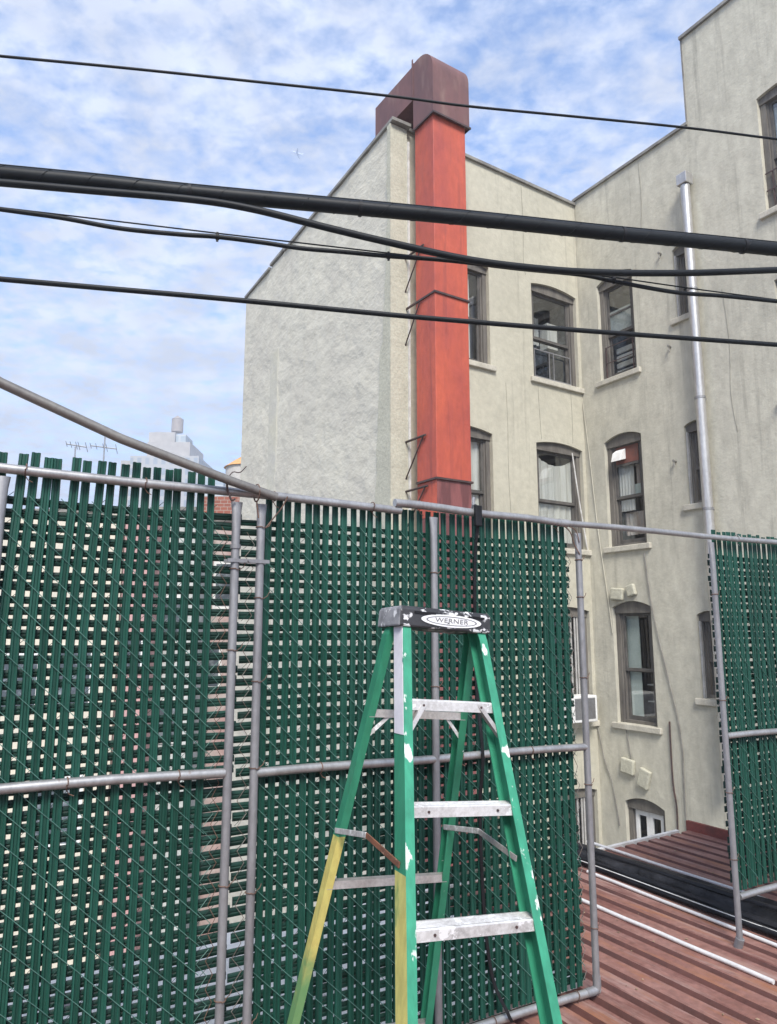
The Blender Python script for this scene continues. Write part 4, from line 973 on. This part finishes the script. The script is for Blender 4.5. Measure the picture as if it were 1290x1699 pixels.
bb = low(320, 412, 21.5, 4.9, 'dusty_wall', 'low dusty pink building with a brick parapet beside the rough side wall', ((.62, 2.3, .9, 1.4), (.3, 0, .8, 1.3)))
q = MB(); q.box((0, 0, 0), WORLDAX, (px_x(320, 21.4) + .02, px_x(412, 21.4) - .02), (21.4, 21.7), (4.99, 5.66)); q.build('brick_parapet', M['brick'], bb, smooth=False)
# ------------------------------------------------------------------ far skyline
def antenna(px, ptop, pbase, b0, b1, by, Y, label):
    x = px_x(px, Y); zt, zb = px_z(ptop, Y), px_z(835, Y) - .3
    t = thing('tv_antenna', label, 'antenna', (x, Y, zb), 'rooftop antennas')
    q = MB(); q.tube([(x, Y, zb), (x, Y, zt)], .022, 6); q.build('mast', M['antenna'], t)
    x0, x1 = px_x(b0, Y), px_x(b1, Y); z = px_z(by, Y)
    q = MB(); q.tube([(x0, Y, z + .05), (x1, Y, z - .05)], .02, 6); q.build('boom', M['antenna'], t)
    for i in range(5):
        u = (0, .22, .5, .62, 1)[i]; c = Vector((x0 + (x1 - x0) * u, Y, z + .05 - .1 * u)); l = .16 + .12 * u; q = MB(); q.tube([c - Vector((.10, -.5, .0)) * l * 1.4 - Z * l * .35, c + Vector((.10, -.5, 0)) * l * 1.4 + Z * l * .35], .009, 5); q.build('element', M['antenna'], t)
    return t
antenna(104, 741, 800, 88, 123, 739, 20.5, 'lower rooftop antenna on a short mast, left of the taller one')
antenna(154, 706, 800, 130, 175, 742, 20.8, 'taller rooftop antenna on a long mast above the slats')
Yt = 210.0
tw = thing('distant_tower', 'distant pale stepped tower with a wooden water tank on top', 'tower', (px_x(262, Yt), Yt + 10, BZ))
def tb(px0, px1, py0, py1, dy, dep, name, m):
    Y = Yt + dy; q = MB(); q.box((0, 0, 0), WORLDAX, (px_x(px0, Y), px_x(px1, Y)), (Y, Y + dep), (px_z(py1, Y) if py1 else BZ, px_z(py0, Y))); return q.build(name, M[m], tw, smooth=False)
tb(228, 302, 733, 880, 6, 16, 'upper_block', 'towerplain'); tb(230, 275, 716, 733, 8, 12, 'penthouse', 'towerplain'); tb(277, 294, 720, 733, 9, 8, 'machine_room', 'glassy')
tb(200, 318, 757, 0, 0, 30, 'body', 'tower')
tb(184, 200, 765, 0, 1, 20, 'side_wing', 'towerplain')
cx = (px_x(247, Yt) + px_x(268, Yt)) / 2; rr3 = (px_x(268, Yt) - px_x(247, Yt)) / 2
q = MB(); q.tube([(cx, Yt + 12, px_z(716, Yt + 12)), (cx, Yt + 12, px_z(694, Yt + 12))], rr3, 14); tk = q.build('water_tank', M['tankwood'], tw)
q = MB(); q.tube([(cx, Yt + 12, px_z(694, Yt + 12)), (cx, Yt + 12, px_z(687, Yt + 12))], [rr3 * 1.05, .1], 14); q.build('tank_roof', M['tankwood'], tk)
Y2 = 180.0
t = thing('glass_building', 'distant pale glass office block right of the stepped tower', 'building', (px_x(345, Y2), Y2, BZ))
q = MB(); q.box((0, 0, 0), WORLDAX, (px_x(322, Y2), px_x(362, Y2)), (Y2, Y2 + 20), (BZ, px_z(786, Y2))); q.build('facade', M['glassy'], t, smooth=False)
q = MB(); q.box((0, 0, 0), WORLDAX, (px_x(326, Y2), px_x(342, Y2)), (Y2 + 4, Y2 + 14), (px_z(786, Y2), px_z(777, Y2))); q.build('bulkhead', M['towerplain'], t, smooth=False)
Y3 = 46.0
x = px_x(402, Y3); r3 = px_x(402, Y3) - px_x(364, Y3); z0 = px_z(845, Y3); z1 = px_z(779, Y3); z2 = px_z(753, Y3)
t = thing('rooftop_tank', 'grey rooftop water tank with an orange cone roof, half hidden by the rough side wall', 'water tank', (x, Y3, z0 - 6))
q = MB(); q.tube([(x, Y3, z0 - .5), (x, Y3, z1)], r3 * .95, 24); q.build('barrel', M['tankgrey'], t)
q = MB(); q.tube([(x, Y3, z1), (x, Y3, z2)], [r3 * 1.04, .08], 24); q.build('cone_roof', M['orange'], t)
q = MB(); q.tube([(x, Y3, z2 - .05), (x, Y3, z2 + .25)], .06, 8); q.build('finial', M['orange'], t)
q = MB()
for k in range(6): q.tube([(x + r3 * .7 * math.cos(k), Y3 + r3 * .7 * math.sin(k), BZ), (x + r3 * .7 * math.cos(k), Y3 + r3 * .7 * math.sin(k), z0 - .4)], .12, 6)
q.build('stand', M['band'], t)
# airplane high in the sky
pc = EYE + ray(493, 254).normalized() * 2300
ap = thing('airplane', 'tiny airplane high in the cloudy sky', 'airplane', pc)
fw_ = Vector((-.75, .2, .38)).normalized(); sd = Vector((.55, .5, -.55)); sd = (sd - fw_ * sd.dot(fw_)).normalized(); up_ = sd.cross(fw_)
q = MB(); q.tube([pc - fw_ * 17, pc - fw_ * 10, pc + fw_ * 12, pc + fw_ * 16, pc + fw_ * 18], [.6, 1.9, 1.9, 1.3, .3], 12); q.build('fuselage', M['aircraft'], ap)
for sgn in (-1, 1):
    q = MB(); r0, tip = pc + fw_ * 3, pc - fw_ * 5 + sd * sgn * 16
    q.hexa([r0 - up_ * .4, r0 - fw_ * 6 - up_ * .4, tip - fw_ * 2, tip, r0 + up_ * .4, r0 - fw_ * 6 + up_ * .4, tip - fw_ * 2 + up_ * .3, tip + up_ * .3]); q.build('wing', M['aircraft'], ap, smooth=False)
q = MB(); r0 = pc - fw_ * 13; q.hexa([r0 - sd * .3, r0 - fw_ * 4 - sd * .3, r0 - fw_ * 6 + up_ * 6 - sd * .2, r0 - fw_ * 4 + up_ * 6 - sd * .2, r0 + sd * .3, r0 - fw_ * 4 + sd * .3, r0 - fw_ * 6 + up_ * 6 + sd * .2, r0 - fw_ * 4 + up_ * 6 + sd * .2]); q.build('tail_fin', M['aircraft'], ap, smooth=False)

# ------------------------------------------------------------------ ground
mb = MB(); G = 340; mb.quad((-G, -G, BZ - .01), (G, -G, BZ - .01), (G, G, BZ - .01), (-G, G, BZ - .01)); o = mb.build('ground', M['ground'], None, smooth=False); tag(o, 'concrete yard far below the roof', 'ground', kind='structure')

# ------------------------------------------------------------------ air
hm = bpy.data.materials.new('haze'); hm.use_nodes = True; hn = hm.node_tree; hn.nodes.clear()
ho = nd(hn, 'ShaderNodeOutputMaterial'); hv = nd(hn, 'ShaderNodeVolumePrincipled'); hv.inputs['Density'].default_value = .0021; hv.inputs['Color'].default_value = (.86, .92, 1, 1); hv.inputs['Anisotropy'].default_value = .2
hn.links.new(hv.outputs[0], ho.inputs['Volume'])
mb = MB(); mb.box((0, 0, 0), WORLDAX, (-345, 345), (-345, 345), (BZ - 1.01, 66)); o = mb.build('haze', hm, None, smooth=False); tag(o, 'thin pale haze in the air over the rooftops', 'haze', kind='stuff')
# ------------------------------------------------------------------ light
SUN_AZ, SUN_EL = R(175), R(47)     # azimuth from +Y clockwise: high behind the camera, veiled by thin cloud
w = bpy.data.worlds.new('World'); sc.world = w; w.use_nodes = True; nt = w.node_tree; nt.nodes.clear(); L = nt.links.new
out = nd(nt, 'ShaderNodeOutputWorld'); sky = nd(nt, 'ShaderNodeTexSky', sky_type='NISHITA'); sky.sun_disc = False
sky.sun_elevation = SUN_EL; sky.sun_rotation = SUN_AZ; sky.air_density = 1.0; sky.dust_density = .6; sky.ozone_density = 3.0
bg = nd(nt, 'ShaderNodeBackground'); bg.inputs['Strength'].default_value = .15
tint = nd(nt, 'ShaderNodeMix', data_type='RGBA', blend_type='MULTIPLY'); tint.inputs['Factor'].default_value = 1; tint.inputs[7].default_value = (1.0, 1.08, 1.18, 1); L(sky.outputs[0], tint.inputs[6]); L(tint.outputs[2], bg.inputs[0])
cl = nd(nt, 'ShaderNodeBackground'); cl.inputs['Color'].default_value = (.73, .81, 1.0, 1); cl.inputs['Strength'].default_value = .49
tc = nd(nt, 'ShaderNodeTexCoord'); sx = nd(nt, 'ShaderNodeSeparateXYZ'); L(tc.outputs['Generated'], sx.inputs[0])
def mth(op, a, b=None, c=None):
    n = nd(nt, 'ShaderNodeMath', operation=op)
    for i, v in enumerate((a, b, c)):
        if v is None: continue
        if isinstance(v, (int, float)): n.inputs[i].default_value = v
        else: L(v, n.inputs[i])
    return n.outputs[0]
zc = mth('ADD', mth('MAXIMUM', sx.outputs[2], 0.0), .16)
cb = nd(nt, 'ShaderNodeCombineXYZ'); L(mth('DIVIDE', sx.outputs[0], zc), cb.inputs[0]); L(mth('DIVIDE', sx.outputs[1], zc), cb.inputs[1])
def cn(scale, det, rough, offs, stretch=(1, 1, 1), rotz=0, dist=0.0):
    mp = nd(nt, 'ShaderNodeMapping'); mp.inputs['Location'].default_value = offs; mp.inputs['Scale'].default_value = stretch; mp.inputs['Rotation'].default_value = (0, 0, rotz); L(cb.outputs[0], mp.inputs[0])
    n = nd(nt, 'ShaderNodeTexNoise'); n.inputs['Scale'].default_value = scale; n.inputs['Detail'].default_value = det; n.inputs['Roughness'].default_value = rough; n.inputs['Distortion'].default_value = dist; L(mp.outputs[0], n.inputs['Vector']); return n.outputs['Fac']
big = cn(1.3, 2, .5, (3.1, 1.7, 0)); mid = cn(16, 4, .52, (0, 0, 0), (1, 1.25, 1), .5, .25); fine_ = cn(34, 4, .6, (5, 2, 0))
v = mth('ADD', mth('MULTIPLY', big, .62), mth('ADD', mth('MULTIPLY', mid, .72), mth('MULTIPLY', fine_, .35)))
mr = nd(nt, 'ShaderNodeMapRange'); mr.inputs['From Min'].default_value = .68; mr.inputs['From Max'].default_value = .98; mr.inputs['To Min'].default_value = .12; mr.inputs['To Max'].default_value = 1.0; L(v, mr.inputs['Value'])
shade = nd(nt, 'ShaderNodeMapRange'); shade.inputs['From Min'].default_value = .35; shade.inputs['From Max'].default_value = .68; shade.inputs['To Min'].default_value = .49; shade.inputs['To Max'].default_value = .63; L(cn(6.0, 3, .55, (8, 3, 0)), shade.inputs['Value']); L(shade.outputs[0], cl.inputs['Strength'])
hz_ = nd(nt, 'ShaderNodeMapRange', interpolation_type='SMOOTHSTEP'); hz_.inputs['From Min'].default_value = .46; hz_.inputs['From Max'].default_value = .02; hz_.inputs['To Min'].default_value = 0; hz_.inputs['To Max'].default_value = .80; L(sx.outputs[2], hz_.inputs['Value'])
fac = mth('SUBTRACT', 1.0, mth('MULTIPLY', mth('SUBTRACT', 1.0, mr.outputs[0]), mth('SUBTRACT', 1.0, hz_.outputs[0])))
mx = nd(nt, 'ShaderNodeMixShader'); L(fac, mx.inputs[0]); L(bg.outputs[0], mx.inputs[1]); L(cl.outputs[0], mx.inputs[2]); L(mx.outputs[0], out.inputs[0])

sun = bpy.data.lights.new('sun', 'SUN'); sun.energy = 3.0; sun.angle = R(20); sun.color = (1.0, .955, .89)
so = bpy.data.objects.new('sun', sun); col.objects.link(so)
sd_ = Vector((math.sin(SUN_AZ) * math.cos(SUN_EL), math.cos(SUN_AZ) * math.cos(SUN_EL), math.sin(SUN_EL)))
so.rotation_euler = sd_.to_track_quat('Z', 'Y').to_euler(); so.location = (5, -5, 20)

sc.view_settings.view_transform = 'Standard'; sc.view_settings.look = 'None'; sc.view_settings.gamma = 1.0; sc.view_settings.exposure = 0.95
sc.cycles.use_denoising = True
sc.cycles.max_bounces = 8; sc.cycles.transparent_max_bounces = 12
